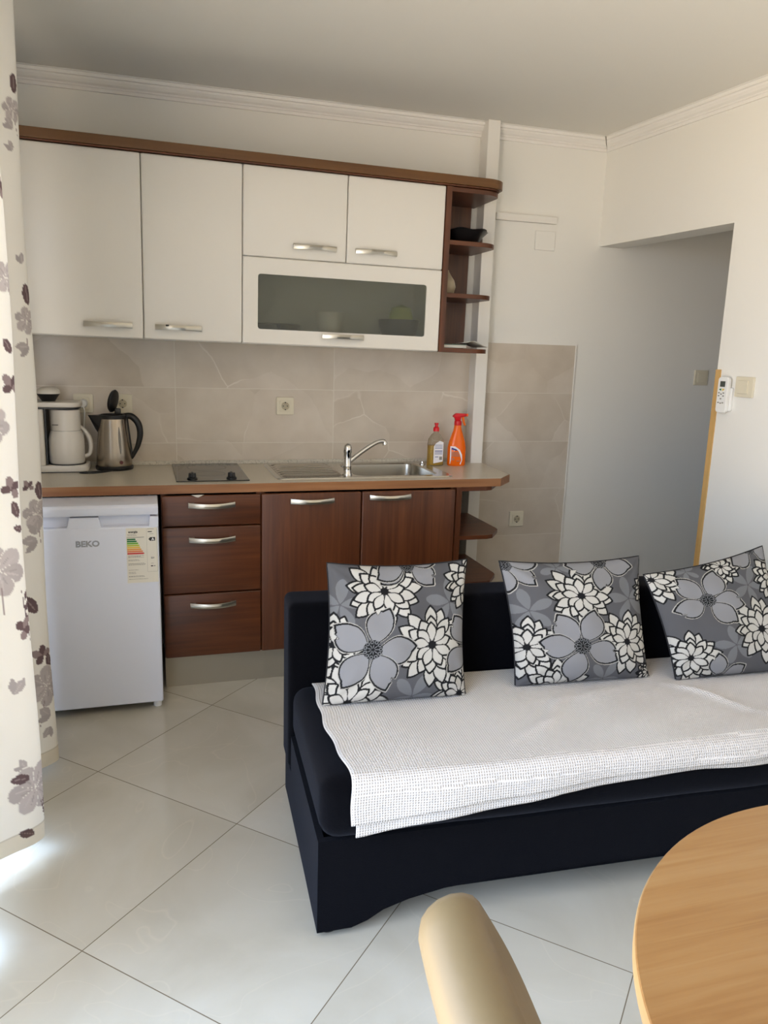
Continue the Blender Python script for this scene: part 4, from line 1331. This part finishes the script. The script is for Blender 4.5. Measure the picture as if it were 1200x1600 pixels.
def blanket(x_off, hang, lift, ny, seed):
    """sheet in sofa coordinates: runs from the backrest over the seat and hangs at the front"""
    bm = bmesh.new()
    uvl = bm.loops.layers.uv.new('UVMap')
    nx = 190
    X0, X1 = 0.066 + x_off, SL - 0.03
    flat_len = 0.52
    g, uv = [], []
    for j in range(ny + 1):
        row, ur = [], []
        for i in range(nx + 1):
            fx = i / nx
            x = X0 + (X1 - X0) * fx
            hh = hang(x)
            total = flat_len + hh
            d = total * j / ny           # distance from the back edge
            yb = 0.495
            edge = 0.030                 # roll-over radius at the seat's front edge
            z_top = 0.4285 + lift
            cr = 0.0
            if d < flat_len:
                y = yb - d
                z_flat = z_top
                z = z_top + cr * math.sin(PI * min(max((y + 0.03) / 0.56, 0), 1)) ** 0.6
                w = noise2(x * 2.2, y * 3.0, seed)
                amp = 0.005 + 0.006 * max(0, min(1, (x - 0.75) / 0.3))
                z += amp * max(w + 0.6, 0.05)
                # ridge folds running diagonally near the middle and right
                for cx, cy, ang, L, A in ((0.62, 0.12, 0.5, 0.10, 0.007), (0.72, 0.22, 0.9, 0.12, 0.007), (1.18, 0.22, 2.2, 0.16, 0.011), (0.95, 0.30, 0.25, 0.14, 0.006), (1.35, 0.1, 0.4, 0.15, 0.007)):
                    px, py = x - cx, y - cy
                    a = px * math.cos(ang) + py * math.sin(ang); b = -px * math.sin(ang) + py * math.cos(ang)
                    z += A * math.exp(-(a / L) ** 2 - (b / 0.018) ** 2)
                keep = min(1.0, max(0.0, (0.34 - y) / 0.08))
                z = z_flat + (z - z_flat) * keep
                xx = x
            else:
                q = d - flat_len
                arc = edge * PI / 2
                if q < arc:
                    a = q / edge
                    y = (yb - flat_len) - edge * math.sin(a); z = z_top - edge * (1 - math.cos(a)) + 0.002
                else:
                    y = (yb - flat_len) - edge - 0.001 + 0.004 * math.sin(9 * x + seed) - lift * 0.6; z = z_top - edge - (q - arc)
                z += 0.003 * (noise2(x * 2.2, y * 3.0, seed) + 0.6) * max(0, 1 - q / 0.05)
                y -= 0.003 * (1 + math.sin(23 * x + seed)) * min(1, q / 0.1) + lift
                xx = x
            # left edge wanders
            we = max(0, 1 - fx / 0.08)
            xx += we * (0.006 * math.sin(d * 12 + 1.5) + 0.003 * math.sin(d * 40) - 0.012 * (1 - d / total))
            # lay the very edge down
            row.append(bm.verts.new((xx, y, z)))
            ur.append((x, d))
        g.append(row); uv.append(ur)
    for j in range(ny):
        for i in range(nx):
            f = bm.faces.new((g[j][i], g[j + 1][i], g[j + 1][i + 1], g[j][i + 1]))
            for lp, (a, b) in zip(f.loops, ((j, i), (j + 1, i), (j + 1, i + 1), (j, i + 1))):
                lp[uvl].uv = uv[a][b]
    return bm


def hang_top(x): return 0.118 - 0.035 * min(1, max(0, (x - 0.15) / 0.4)) - 0.02 * min(1, max(0, (x - 0.5) / 0.5)) + 0.003 * math.sin(14 * x)
def hang_low(x): return 0.150 - 0.050 * min(1, max(0, (x - 0.10) / 0.5)) - 0.025 * min(1, max(0, (x - 0.5) / 0.5)) + 0.003 * math.sin(11 * x + 1)


bl = bpy.data.objects.new('blanket', None); COL.objects.link(bl)
bl.location = SO; bl.rotation_euler = (0, 0, SR); bl['_base'] = [0, 0, 0]
tag(bl, 'white waffle-weave blanket folded double over the sofa seat', 'blanket')
for nm, xo, hg, lf, sd_ in (('lower_layer', 0.014, hang_low, 0.0, 1.0), ('upper_layer', 0.0, hang_top, 0.0055, 1.0)):
    o = obj(nm, blanket(xo, hg, lf, 120, sd_), 'waffle', bl, smooth=True)
    md = o.modifiers.new('thickness', 'SOLIDIFY'); md.thickness = 0.0035; md.offset = 0

# ------------------------------------------------------------------ printed cushions
def petal(P, cx, cy, ang, r0, r1, W, p=1.0, notch=0.0, asp=1.0):
    """signed test of points against a petal from radius r0 to r1; returns (t, w/half-width) arrays"""
    dx, dy = (P[:, 0] - cx), (P[:, 1] - cy) * asp
    c, s = math.cos(ang), math.sin(ang)
    a = dx * c + dy * s
    b = -dx * s + dy * c
    t = (a - r0) / (r1 - r0)
    return t, b


def petal_mask(P, cx, cy, ang, r0, r1, W, grow=0.0, shape='point', peak=0.5, notch=0.0):
    L = r1 - r0
    r0g, r1g = r0 - grow * 0.6, r1 + grow * (1.7 if shape == 'point' else 1.0)
    t, b = petal(P, cx, cy, ang, r0g, r1g, W)
    tt = np.clip(t, 1e-5, 1 - 1e-5)
    k = math.log(0.5) / math.log(peak)
    if shape == 'point':
        hw = (W + grow) * np.sin(PI * tt ** k) ** 0.85
    else:
        hw = (W + grow) * np.sin(PI * tt ** k) ** 0.55
    inside = (t > 0) & (t < 1) & (np.abs(b) < hw)
    if notch > 0:
        # a bite out of the tip on one side
        q = (t - 1) * (r1g - r0g)
        nb = (np.hypot(q, b - notch * 0.5) < notch - grow)
        inside &= ~nb
    return inside


BASE_ = np.array(srgb(84, 84, 87)[:3]); GHOST = np.array(srgb(108, 109, 112)[:3]); SAGE = np.array(srgb(130, 130, 133)[:3])
DAHL = np.array(srgb(180, 177, 171)[:3]); INK = np.array(srgb(24, 24, 26)[:3])


def dahlia(P, C, cx, cy, r, a0=0.0):
    ow = 0.0105
    for ring, (n, r0, r1, W) in enumerate(((13, 0.35, 1.05, 0.165), (12, 0.22, 0.80, 0.150), (9, 0.10, 0.56, 0.125))):
        for k in range(n):
            a = a0 + 2 * PI * (k + 0.5 * (ring % 2)) / n + 0.08 * math.sin(k * 3.7 + ring)
            rr = r1 * (1 + 0.07 * math.sin(k * 5.1 + ring * 2))
            C[petal_mask(P, cx, cy, a, r0 * r, rr * r, W * r, ow, 'point', 0.55)] = INK
            C[petal_mask(P, cx, cy, a, r0 * r, rr * r, W * r, 0.0, 'point', 0.55)] = DAHL
    C[np.hypot(P[:, 0] - cx, P[:, 1] - cy) < 0.115 * r] = INK


def sage(P, C, cx, cy, r, angs):
    def mask(a, g, k):
        m = petal_mask(P, cx, cy, a, 0.17 * r, 0.97 * r, 0.315 * r, g, 'round', 0.58)
        m |= petal_mask(P, cx, cy, a + (0.10 if k % 2 else -0.12), 0.45 * r, 1.07 * r, 0.215 * r, g, 'point', 0.45)
        if k % 2 == 0:       # notch beside the tip
            m &= ~petal_mask(P, cx, cy, a + 0.13, 0.86 * r, 1.25 * r, 0.085 * r, -g * 0.5, 'point', 0.5)
        return m
    for k, a in enumerate(angs):
        a = math.radians(a)
        C[mask(a, 0.016, k)] = DAHL * 0.8
        C[mask(a, 0.0105, k)] = INK
        C[mask(a, 0.0, k)] = SAGE
    d = np.hypot(P[:, 0] - cx, P[:, 1] - cy)
    C[d < 0.235 * r] = INK
    for k in range(11):
        a = 2 * PI * k / 11
        u_, v_ = cx + 0.19 * r * math.cos(a), cy + 0.19 * r * math.sin(a)
        q = np.hypot(P[:, 0] - u_, P[:, 1] - v_)
        C[q < 0.045 * r] = GHOST
        C[q < 0.024 * r] = INK
    for k in range(9):
        C[petal_mask(P, cx, cy, 2 * PI * k / 9, 0.03 * r, 0.15 * r, 0.010 * r, 0.0, 'round', 0.5)] = GHOST


def ghost(P, C, cx, cy, r, a0=90):
    for k in range(5):
        a = math.radians(a0 + 72 * k)
        C[petal_mask(P, cx, cy, a, 0.04 * r, r, 0.22 * r, 0.0, 'round', 0.6)] = GHOST


def print_pillow(P, items):
    C = np.tile(BASE_, (len(P), 1))
    for kind, *a in items:
        {'d': dahlia, 's': sage, 'g': ghost}[kind](P, C, *a)
    return C


def cushion(label, BL, BR, TL, TR, items, thick=0.075, N=300, sag=0.065, seed=0):
    BL, BR, TL, TR = map(Vector, (BL, BR, TL, TR))
    cen = (BL + BR + TL + TR) / 4
    nrm = (BR - BL).cross(TL - BL).normalized()      # towards the camera
    if nrm.y > 0: nrm = -nrm
    base = (BL + BR) / 2
    t = thing('cushion', label, 'cushion', base, group='grey flower-print cushions on the sofa')

    def surf(n, sgn):
        U, V = np.meshgrid(np.linspace(0, 1, n + 1), np.linspace(0, 1, n + 1))
        u, v = U.ravel() * 2 - 1, V.ravel() * 2 - 1
        uu = u * (1 - sag * (1 - v * v))
        vv = v * (1 - (sag + 0.012 * (v > 0)) * (1 - u * u))
        vv = np.where(v < 0, v * (1 - 0.25 * sag * (1 - u * u)), vv)
        a, b = (uu + 1) / 2, (vv + 1) / 2
        P = ((1 - a) * (1 - b))[:, None] * np.array(BL) + (a * (1 - b))[:, None] * np.array(BR) + ((1 - a) * b)[:, None] * np.array(TL) + (a * b)[:, None] * np.array(TR)
        h = ((1 - u ** 2) * (1 - v ** 2)) ** 0.5
        h = h * (1 - 0.16 * v)
        wr = 0.006 * np.sin(7 * u + 3 * v + seed) * np.sin(5 * v + seed) + 0.0025 * np.sin(16 * u * (0.5 + 0.5 * v) + seed) * np.clip(v, 0, 1)
        # puckers running out of the corners
        for su in (-1, 1):
            for sv in (-1, 1):
                du, dv = 1 - su * u, 1 - sv * v
                rr = np.hypot(du, dv); an = np.arctan2(dv, du)
                wr += 0.007 * np.sin(an * 9 + seed) * np.exp(-((rr - 0.35) / 0.25) ** 2)
        P = P + (sgn * (1.0 if sgn > 0 else 0.65) * (thick * h + wr * h))[:, None] * np.array(nrm)
        P[:, 2] = np.maximum(P[:, 2], 0.4375)
        P -= np.array(base)
        idx = np.arange((n + 1) ** 2).reshape(n + 1, n + 1)
        q = np.stack([idx[:-1, :-1], idx[:-1, 1:], idx[1:, 1:], idx[1:, :-1]], -1).reshape(-1, 4)
        if sgn < 0: q = q[:, ::-1]
        me = bpy.data.meshes.new('cover')
        me.from_pydata(P.tolist(), [], q.tolist())
        for p in me.polygons: p.use_smooth = True
        return me, np.stack([U.ravel(), V.ravel()], -1)

    me, uv = surf(N, 1)
    C = print_pillow(uv, items)
    at = me.color_attributes.new('print', 'FLOAT_COLOR', 'POINT')
    at.data.foreach_set('color', np.concatenate([C, np.ones((len(C), 1))], 1).astype(np.float32).ravel())
    me.materials.append(M['pillow_print'])
    o = bpy.data.objects.new('front_cover', me); COL.objects.link(o); o.parent = t
    o['label'] = 'grey front printed with pale outlined flowers'
    me, _ = surf(60, -1)
    me.materials.append(M['pillow_back'])
    o = bpy.data.objects.new('back_cover', me); COL.objects.link(o); o.parent = t
    o['label'] = 'plain black back'
    # black piping along the seam, all round
    pts = []
    def edge_pt(u, v):
        uu = u * (1 - sag * (1 - v * v))
        vv = v * (1 - (sag + 0.012) * (1 - u * u)) if v > 0 else v * (1 - 0.25 * sag * (1 - u * u))
        a_, b_ = (uu + 1) / 2, (vv + 1) / 2
        p = BL * ((1 - a_) * (1 - b_)) + BR * (a_ * (1 - b_)) + TL * ((1 - a_) * b_) + TR * (a_ * b_)
        p = p - nrm * 0.001
        p.z = max(p.z, 0.440)
        return p
    for k in range(0, 31): pts.append(edge_pt(-1, -1 + 2 * k / 30))
    for k in range(1, 31): pts.append(edge_pt(-1 + 2 * k / 30, 1))
    for k in range(1, 31): pts.append(edge_pt(1, 1 - 2 * k / 30))
    obj('seam', tube(pts, 0.0028, seg=6, smooth=1), 'pillow_back', t, smooth=True)
    return t


cushion('grey flower-print cushion at the open end of the sofa, leftmost of three', (0.402, -1.70, 0.437), (0.818, -1.725, 0.437), (0.436, -1.575, 0.812), (0.868, -1.570, 0.800), [
    ('g', 0.06, 0.70, 0.19, 80), ('g', 0.86, 0.69, 0.19, 95), ('g', 0.60, 0.02, 0.18, 60),
    ('d', 0.02, 0.42, 0.20, 0.2), ('d', 0.37, 0.80, 0.255, 0.1), ('d', 1.03, 0.83, 0.20, 0.4), ('d', 0.16, 0.00, 0.26, 0.0), ('d', 0.95, 0.02, 0.20, 0.3), ('d', 0.72, 0.385, 0.26, 0.25),
    ('s', 0.55, 1.0, 0.22, (-35, -150, 20, 200)), ('s', 1.05, 0.36, 0.24, (130, 215)), ('s', 0.285, 0.375, 0.285, (75, -4, -62, 228, 152))], seed=0.3)
cushion('grey flower-print cushion in the middle of the three on the sofa', (0.988, -1.705, 0.437), (1.430, -1.735, 0.437), (0.965, -1.590, 0.795), (1.448, -1.600, 0.790), [
    ('g', 0.10, 0.60, 0.18, 100), ('g', 0.86, 0.66, 0.19, 100), ('g', 0.36, 0.96, 0.13, 60), ('g', 0.62, 0.02, 0.15, 55),
    ('d', 0.06, 0.31, 0.22, 0.1), ('d', 0.28, -0.02, 0.21, 0.3), ('d', 1.04, 0.72, 0.12, 0.0), ('d', 0.99, 0.04, 0.10, 0.2), ('d', 0.48, 0.71, 0.235, 0.2), ('d', 0.80, 0.31, 0.23, 0.05),
    ('s', 0.02, 0.97, 0.20, (-38, -100, 15)), ('s', 0.68, 0.99, 0.22, (-95, -22, 190)), ('s', 0.44, 0.30, 0.275, (128, 62, -20, -108, 178))], seed=1.7)
cushion('grey flower-print cushion sagging at the right of the sofa, rightmost of three', (1.500, -1.775, 0.437), (1.935, -1.800, 0.442), (1.432, -1.655, 0.745), (1.885, -1.645, 0.815), [
    ('g', 0.74, 0.74, 0.17, 60), ('g', 0.47, 0.26, 0.17, 100), ('g', 0.3, 0.97, 0.1, 30),
    ('d', 0.58, 0.95, 0.14, 0.1), ('d', 0.03, 0.94, 0.20, 0.3), ('d', 1.0, 0.75, 0.18, 0.2), ('d', 0.11, 0.19, 0.22, 0.1), ('d', 0.74, 0.36, 0.25, 0.2),
    ('s', 0.88, 1.02, 0.2, (-150, -30)), ('s', 0.33, -0.02, 0.2, (100, 20)), ('s', 0.36, 0.68, 0.26, (132, 55, -12, -58, 198))], seed=2.9, thick=0.058)

# ------------------------------------------------------------------ curtain
CREAM = np.array(srgb(238, 235, 228)[:3]); LG = np.array(srgb(176, 168, 167)[:3]); MV = np.array(srgb(104, 86, 88)[:3]); MID = np.array(srgb(146, 130, 130)[:3]); HEM = np.array(srgb(222, 214, 198)[:3])
cpath = [(-0.50, -1.045), (-0.44, -1.05), (-0.375, -1.07), (-0.360, -1.10), (-0.385, -1.135), (-0.44, -1.175), (-0.50, -1.22), (-0.535, -1.30), (-0.53, -1.38), (-0.49, -1.45), (-0.42, -1.49), (-0.372, -1.505), (-0.352, -1.53), (-0.375, -1.565), (-0.43, -1.60), (-0.49, -1.65), (-0.52, -1.72), (-0.50, -1.80), (-0.44, -1.86), (-0.42, -1.92), (-0.46, -1.99), (-0.51, -2.06), (-0.47, -2.14), (-0.43, -2.22), (-0.47, -2.30)]
cp = catmull([(x, y, 0) for x, y in cpath], 14)
cum = [0.0]
for a, b in zip(cp, cp[1:]): cum.append(cum[-1] + (b - a).length)
cum = np.array(cum); cxs = np.array([p.x for p in cp]); cys = np.array([p.y for p in cp])
smax = cum[-1]
s_vis = cum[min(range(len(cp)), key=lambda i: abs(cp[i].y + 1.72))]
S = np.concatenate([np.arange(0, s_vis, 0.0035), np.arange(s_vis, smax, 0.012)])
Zc = np.arange(0.048, CEIL - 0.06, 0.0038)
s_c2 = cum[3 * 14]              # far crest
s_c1 = cum[12 * 14]             # near crest


def curtain_flower(P, C, s, z, r, kind, a0=0.0):
    """kind: f = full pale flower, b = mauve buds, l = dark leaf, p = two pale leaves, w = wispy stem with leaves"""
    r = r * {'f': 1.25, 'b': 1.3, 'l': 1.15, 'p': 1.6, 'w': 1.2}[kind]
    if kind == 'f':
        for k in range(6):
            a = a0 + 2 * PI * k / 6
            col = LG * (1.0 + 0.07 * (k % 3))
            C[petal_mask(P, s, z, a, 0.05 * r, r, 0.36 * r, 0.002, 'round', 0.6)] = CREAM * 0.9
            C[petal_mask(P, s, z, a, 0.05 * r, r, 0.36 * r, 0.0, 'round', 0.6)] = col
            C[petal_mask(P, s, z, a + 0.1, 0.15 * r, 0.8 * r, 0.035 * r, 0.0, 'round', 0.5)] = LG * 1.22
            C[petal_mask(P, s, z, a - 0.2, 0.2 * r, 0.65 * r, 0.025 * r, 0.0, 'round', 0.5)] = LG * 0.85
        C[petal_mask(P, s, z, a0 - 1.9, 0.6 * r, 2.0 * r, 0.03 * r, 0.0, 'round', 0.5)] = MID
    elif kind == 'b':
        for k, (da, rr, c) in enumerate(((0, 1, MID), (1.1, .8, MV), (-1.1, .75, MV), (2.4, .7, MID))):
            C[petal_mask(P, s, z, a0 + da, 0.0, r * rr, 0.28 * r, 0.0, 'round', 0.6)] = c
    elif kind == 'l':
        C[petal_mask(P, s, z, a0, -r, r, 0.55 * r, 0.0, 'round', 0.5)] = MV
        C[petal_mask(P, s, z, a0, -0.8 * r, 0.9 * r, 0.06 * r, 0.0, 'round', 0.5)] = MID
    elif kind == 'p':
        C[petal_mask(P, s, z, a0 + 0.35, 0.0, r, 0.30 * r, 0.0, 'point', 0.5)] = LG
        C[petal_mask(P, s, z, a0 - 0.45, 0.0, r * .95, 0.22 * r, 0.0, 'point', 0.5)] = LG * 0.92
        C[petal_mask(P, s, z, a0 + 0.35, 0.1 * r, 0.9 * r, 0.03 * r, 0.0, 'round', 0.5)] = LG * 1.2
    elif kind == 'w':
        C[petal_mask(P, s, z, a0, -r, r, 0.035 * r, 0.0, 'round', 0.5)] = MV
        for k in (-0.3, 0.2, 0.6):
            C[petal_mask(P, s, z + k * r, a0 + 0.8, 0.0, 0.45 * r, 0.12 * r, 0.0, 'point', 0.5)] = MV


GS, GZ = np.meshgrid(S, Zc)
PX = np.interp(GS.ravel(), cum, cxs); PY = np.interp(GS.ravel(), cum, cys); PZ = GZ.ravel()
# the cloth narrows and drifts a little with height
hgt = PZ / 2.4
PX = PX + 0.006 * np.sin(5 * PZ + PY * 4) * (1 - 0.5 * hgt)
PY = PY + 0.010 * np.sin(3 * PZ + 1.0) * hgt
PC = np.stack([GS.ravel(), GZ.ravel()], -1)
CC = np.tile(CREAM, (len(PC), 1))
# near panel (s grows away from the near crest towards the window side)
near = [(0.075, 0.835, 0.055, 'f', 0.3), (0.020, 0.985, 0.020, 'l', 1.2), (0.030, 1.035, 0.030, 'b', 1.4), (0.014, 0.935, 0.014, 'l', 0.4), (0.012, 0.70, 0.06, 'w', 1.45), (0.028, 0.665, 0.030, 'b', 2.2), (0.055, 0.28, 0.022, 'p', 0.8), (0.030, 0.215, 0.060, 'f', 0.0), (0.070, 0.255, 0.022, 'l', 0.2), (0.006, 0.135, 0.03, 'w', 1.3), (0.012, 1.29, 0.030, 'b', 0.9), (0.020, 1.39, 0.018, 'l', 1.0), (0.012, 1.55, 0.030, 'f', 0.0), (0.014, 1.75, 0.028, 'b', 1.5), (0.04, 1.62, 0.03, 'p', 1.0), (0.010, 1.95, 0.030, 'f', 0.5), (0.07, 0.50, 0.03, 'p', 2.0), (0.06, 0.09, 0.02, 'l', 0.5), (0.075, 1.20, 0.04, 'f', 0.2), (0.09, 1.4, 0.03, 'b', 0.3)]
for ds, z, r, k, a in near: curtain_flower(PC, CC, s_c1 + ds, z, r, k, a)
far = [(0.012, 1.535, 0.026, 'l', 1.45), (0.020, 1.46, 0.032, 'f', 0.4), (0.020, 1.385, 0.028, 'p', -0.3), (0.022, 1.62, 0.02, 'p', 1.3), (0.014, 2.10, 0.022, 'l', 1.5), (0.022, 2.03, 0.026, 'f', 0.1), (0.024, 1.98, 0.022, 'p', 0.6), (0.03, 1.92, 0.018, 'p', 1.0), (0.012, 0.955, 0.026, 'l', 1.4), (0.026, 0.885, 0.038, 'f', 0.2), (0.026, 0.80, 0.034, 'p', -0.2), (0.03, 0.82, 0.03, 'p', 1.4), (0.030, 0.425, 0.035, 'b', 0.4), (0.010, 0.40, 0.022, 'l', 1.5), (0.028, 0.320, 0.055, 'f', 0.6), (0.022, 0.215, 0.034, 'p', 0.4), (0.030, 0.18, 0.026, 'p', -1.2), (0.05, 0.97, 0.02, 'b', 1.0), (0.06, 0.6, 0.03, 'l', 1.0), (0.03, 1.20, 0.0, 'p', 0)]
for ds, z, r, k, a in far:
    if r > 0: curtain_flower(PC, CC, s_c2 + ds, z, r, k, a)
rng = random.Random(7)
for k in range(60):
    s_ = rng.uniform(s_c1 + 0.14, smax); z_ = rng.uniform(0.1, 2.3)
    curtain_flower(PC, CC, s_, z_, rng.uniform(0.02, 0.05), rng.choice('fblp'), rng.uniform(0, 3))
CC[PZ < 0.098] *= HEM / CREAM
seam = (PZ > 0.096) & (PZ < 0.1005)
CC[seam] *= 0.8
nS, nZ = len(S), len(Zc)
idx = np.arange(nS * nZ).reshape(nZ, nS)
q = np.stack([idx[:-1, :-1], idx[:-1, 1:], idx[1:, 1:], idx[1:, :-1]], -1).reshape(-1, 4)
me = bpy.data.meshes.new('curtain')
CB = np.array((-0.44, -1.6, 0.0))
me.from_pydata((np.stack([PX, PY, PZ], -1) - CB).tolist(), [], q.tolist())
for p in me.polygons: p.use_smooth = True
at = me.color_attributes.new('print', 'FLOAT_COLOR', 'POINT')
at.data.foreach_set('color', np.concatenate([CC, np.ones((len(CC), 1))], 1).astype(np.float32).ravel())
me.materials.append(M['curtain_print'])
cur = bpy.data.objects.new('curtain', me); COL.objects.link(cur); cur.location = CB
tag(cur, 'cream curtain with grey and mauve flowers hanging in folds at the left edge', 'curtain')
rod = thing('curtain_track', 'white curtain track under the ceiling above the balcony opening', 'curtain track', (-0.45, -2.6, CEIL - 0.055))
obj('rail', box(-0.50, -0.38, -4.6, -1.0, CEIL - 0.035, CEIL - 0.001), 'white_plastic', rod)

# ------------------------------------------------------------------ round table
TX, TY, TR, TZ = 0.8434, -3.2451, 0.4393, 0.75
t = thing('round_table', 'round light beech dining table in the near right corner', 'table', (TX, TY, 0))
bm = bmesh.new()
prof = [(TR - 0.004, TZ - 0.024), (TR - 0.001, TZ - 0.022), (TR, TZ - 0.018), (TR, TZ - 0.005), (TR - 0.0015, TZ - 0.0015)]
add_lathe(bm, prof, TX, TY, seg=128, cap=False)
bmesh.ops.recalc_face_normals(bm, faces=bm.faces)
autosmooth(obj('edge_band', bm, 'beech_edge', t), 50)
bm = bmesh.new(); add_lathe(bm, [(TR - 0.004, TZ - 0.024), (TR - 0.0016, TZ - 0.0016), (TR - 0.003, TZ)], TX, TY, seg=128)
bmesh.ops.recalc_face_normals(bm, faces=bm.faces)
top = obj('tabletop', bm, 'beech', t)
autosmooth(obj('pedestal', lathe([(0.11, 0.02), (0.045, 0.06), (0.04, 0.70), (0.16, 0.725)], TX, TY, seg=40), 'beech_edge', t))
for k in range(4):
    a = math.radians(45 + 90 * k)
    obj('leg', tube([(TX + 0.03 * math.cos(a), TY + 0.03 * math.sin(a), 0.07), (TX + 0.2 * math.cos(a), TY + 0.2 * math.sin(a), 0.045), (TX + 0.33 * math.cos(a), TY + 0.33 * math.sin(a), 0.022)], [0.025, 0.025, 0.022], seg=12), 'beech_edge', t, smooth=True)

# ------------------------------------------------------------------ cream leather chair: high curved back beside the table
t = thing('dining_chair', 'cream leather dining chair with a curved padded back beside the round table', 'chair', (0.42, -3.33, 0))
prof = [(0.193, 0.950), (0.226, 0.89), (0.258, 0.82), (0.288, 0.74), (0.32, 0.64), (0.36, 0.54), (0.368, 0.43)]
cv = catmull([(a, 0, b) for a, b in prof], 8)
bm = bmesh.new()
ny = 22
yfar, ynear = -3.108, -3.53
rings = []
T = 0.029
for j in range(ny + 1):
    f = j / ny
    # rounded far and near edges of the pad
    e_ = min(f, 1 - f) * (yfar - ynear)
    k = 1.0 if e_ > 0.026 else math.sqrt(max(0.0, 1 - ((0.026 - e_) / 0.026) ** 2)) * 0.85 + 0.15
    y = yfar + (ynear - yfar) * f
    shift = -0.018 * math.sin(PI * f) - 0.02 * f
    ring = []
    npt = len(cv)
    for i, p in enumerate(cv):
        d = (cv[min(i + 1, npt - 1)] - cv[max(i - 1, 0)]).normalized()
        nn = Vector((d.z, 0, -d.x))
        ring.append(Vector((p.x + shift, y, p.z)) + nn * T * k)
    # cap the top with a half circle
    p = cv[0]; d = (cv[1] - cv[0]).normalized(); nn = Vector((d.z, 0, -d.x))
    back = []
    for i, pp in enumerate(cv):
        dd = (cv[min(i + 1, npt - 1)] - cv[max(i - 1, 0)]).normalized(); n2 = Vector((dd.z, 0, -dd.x))
        back.append(Vector((pp.x + shift, y, pp.z)) - n2 * T * k)
    cap = []
    for a in range(1, 8):
        an = PI * a / 8
        cap.append(Vector((p.x + shift, y, p.z)) - nn * T * k * math.cos(an) - d * T * k * math.sin(an))
    full = back[::-1] + cap + ring
    # drop the corners of the pad at far and near top
    drop = 0.030 * max(0, 1 - e_ / 0.05) ** 2
    full = [Vector((v.x + drop * 0.45 * max(0, (v.z - 0.85) / 0.12), v.y, v.z - drop * max(0, (v.z - 0.85) / 0.12))) for v in full]
    rings.append([bm.verts.new(v) for v in full])
for a, b in zip(rings, rings[1:]): ring_faces(bm, a, b)
bm.faces.new(rings[0][::-1]); bm.faces.new(rings[-1])
bmesh.ops.recalc_face_normals(bm, faces=bm.faces)
obj('backrest', bm, 'leather', t, smooth=True)
obj('seat', puffy_box(0.30, 0.72, -3.53, -3.11, 0.40, 0.47, 0.028, 0.01), 'leather', t, smooth=True)
for x, y in ((0.33, -3.145), (0.33, -3.495), (0.69, -3.145), (0.69, -3.495)):
    obj('leg', cyl((x, y, 0), (x, y, 0.405), 0.013, 0.017), 'black', t)

for o in bpy.data.objects:
    if o.parent is None and o.name.startswith('wall_cabinet'): o['group'] = 'white wall cabinets in a row above the worktop'
    if o.parent is None and o.name.startswith('base_cabinet'): o['group'] = 'walnut base cabinets under the worktop'
    if o.parent is None and o.name.startswith('light_switch'): o['group'] = 'square light switches on the walls'
for o in bpy.data.objects:
    if '_base' in o: del o['_base']
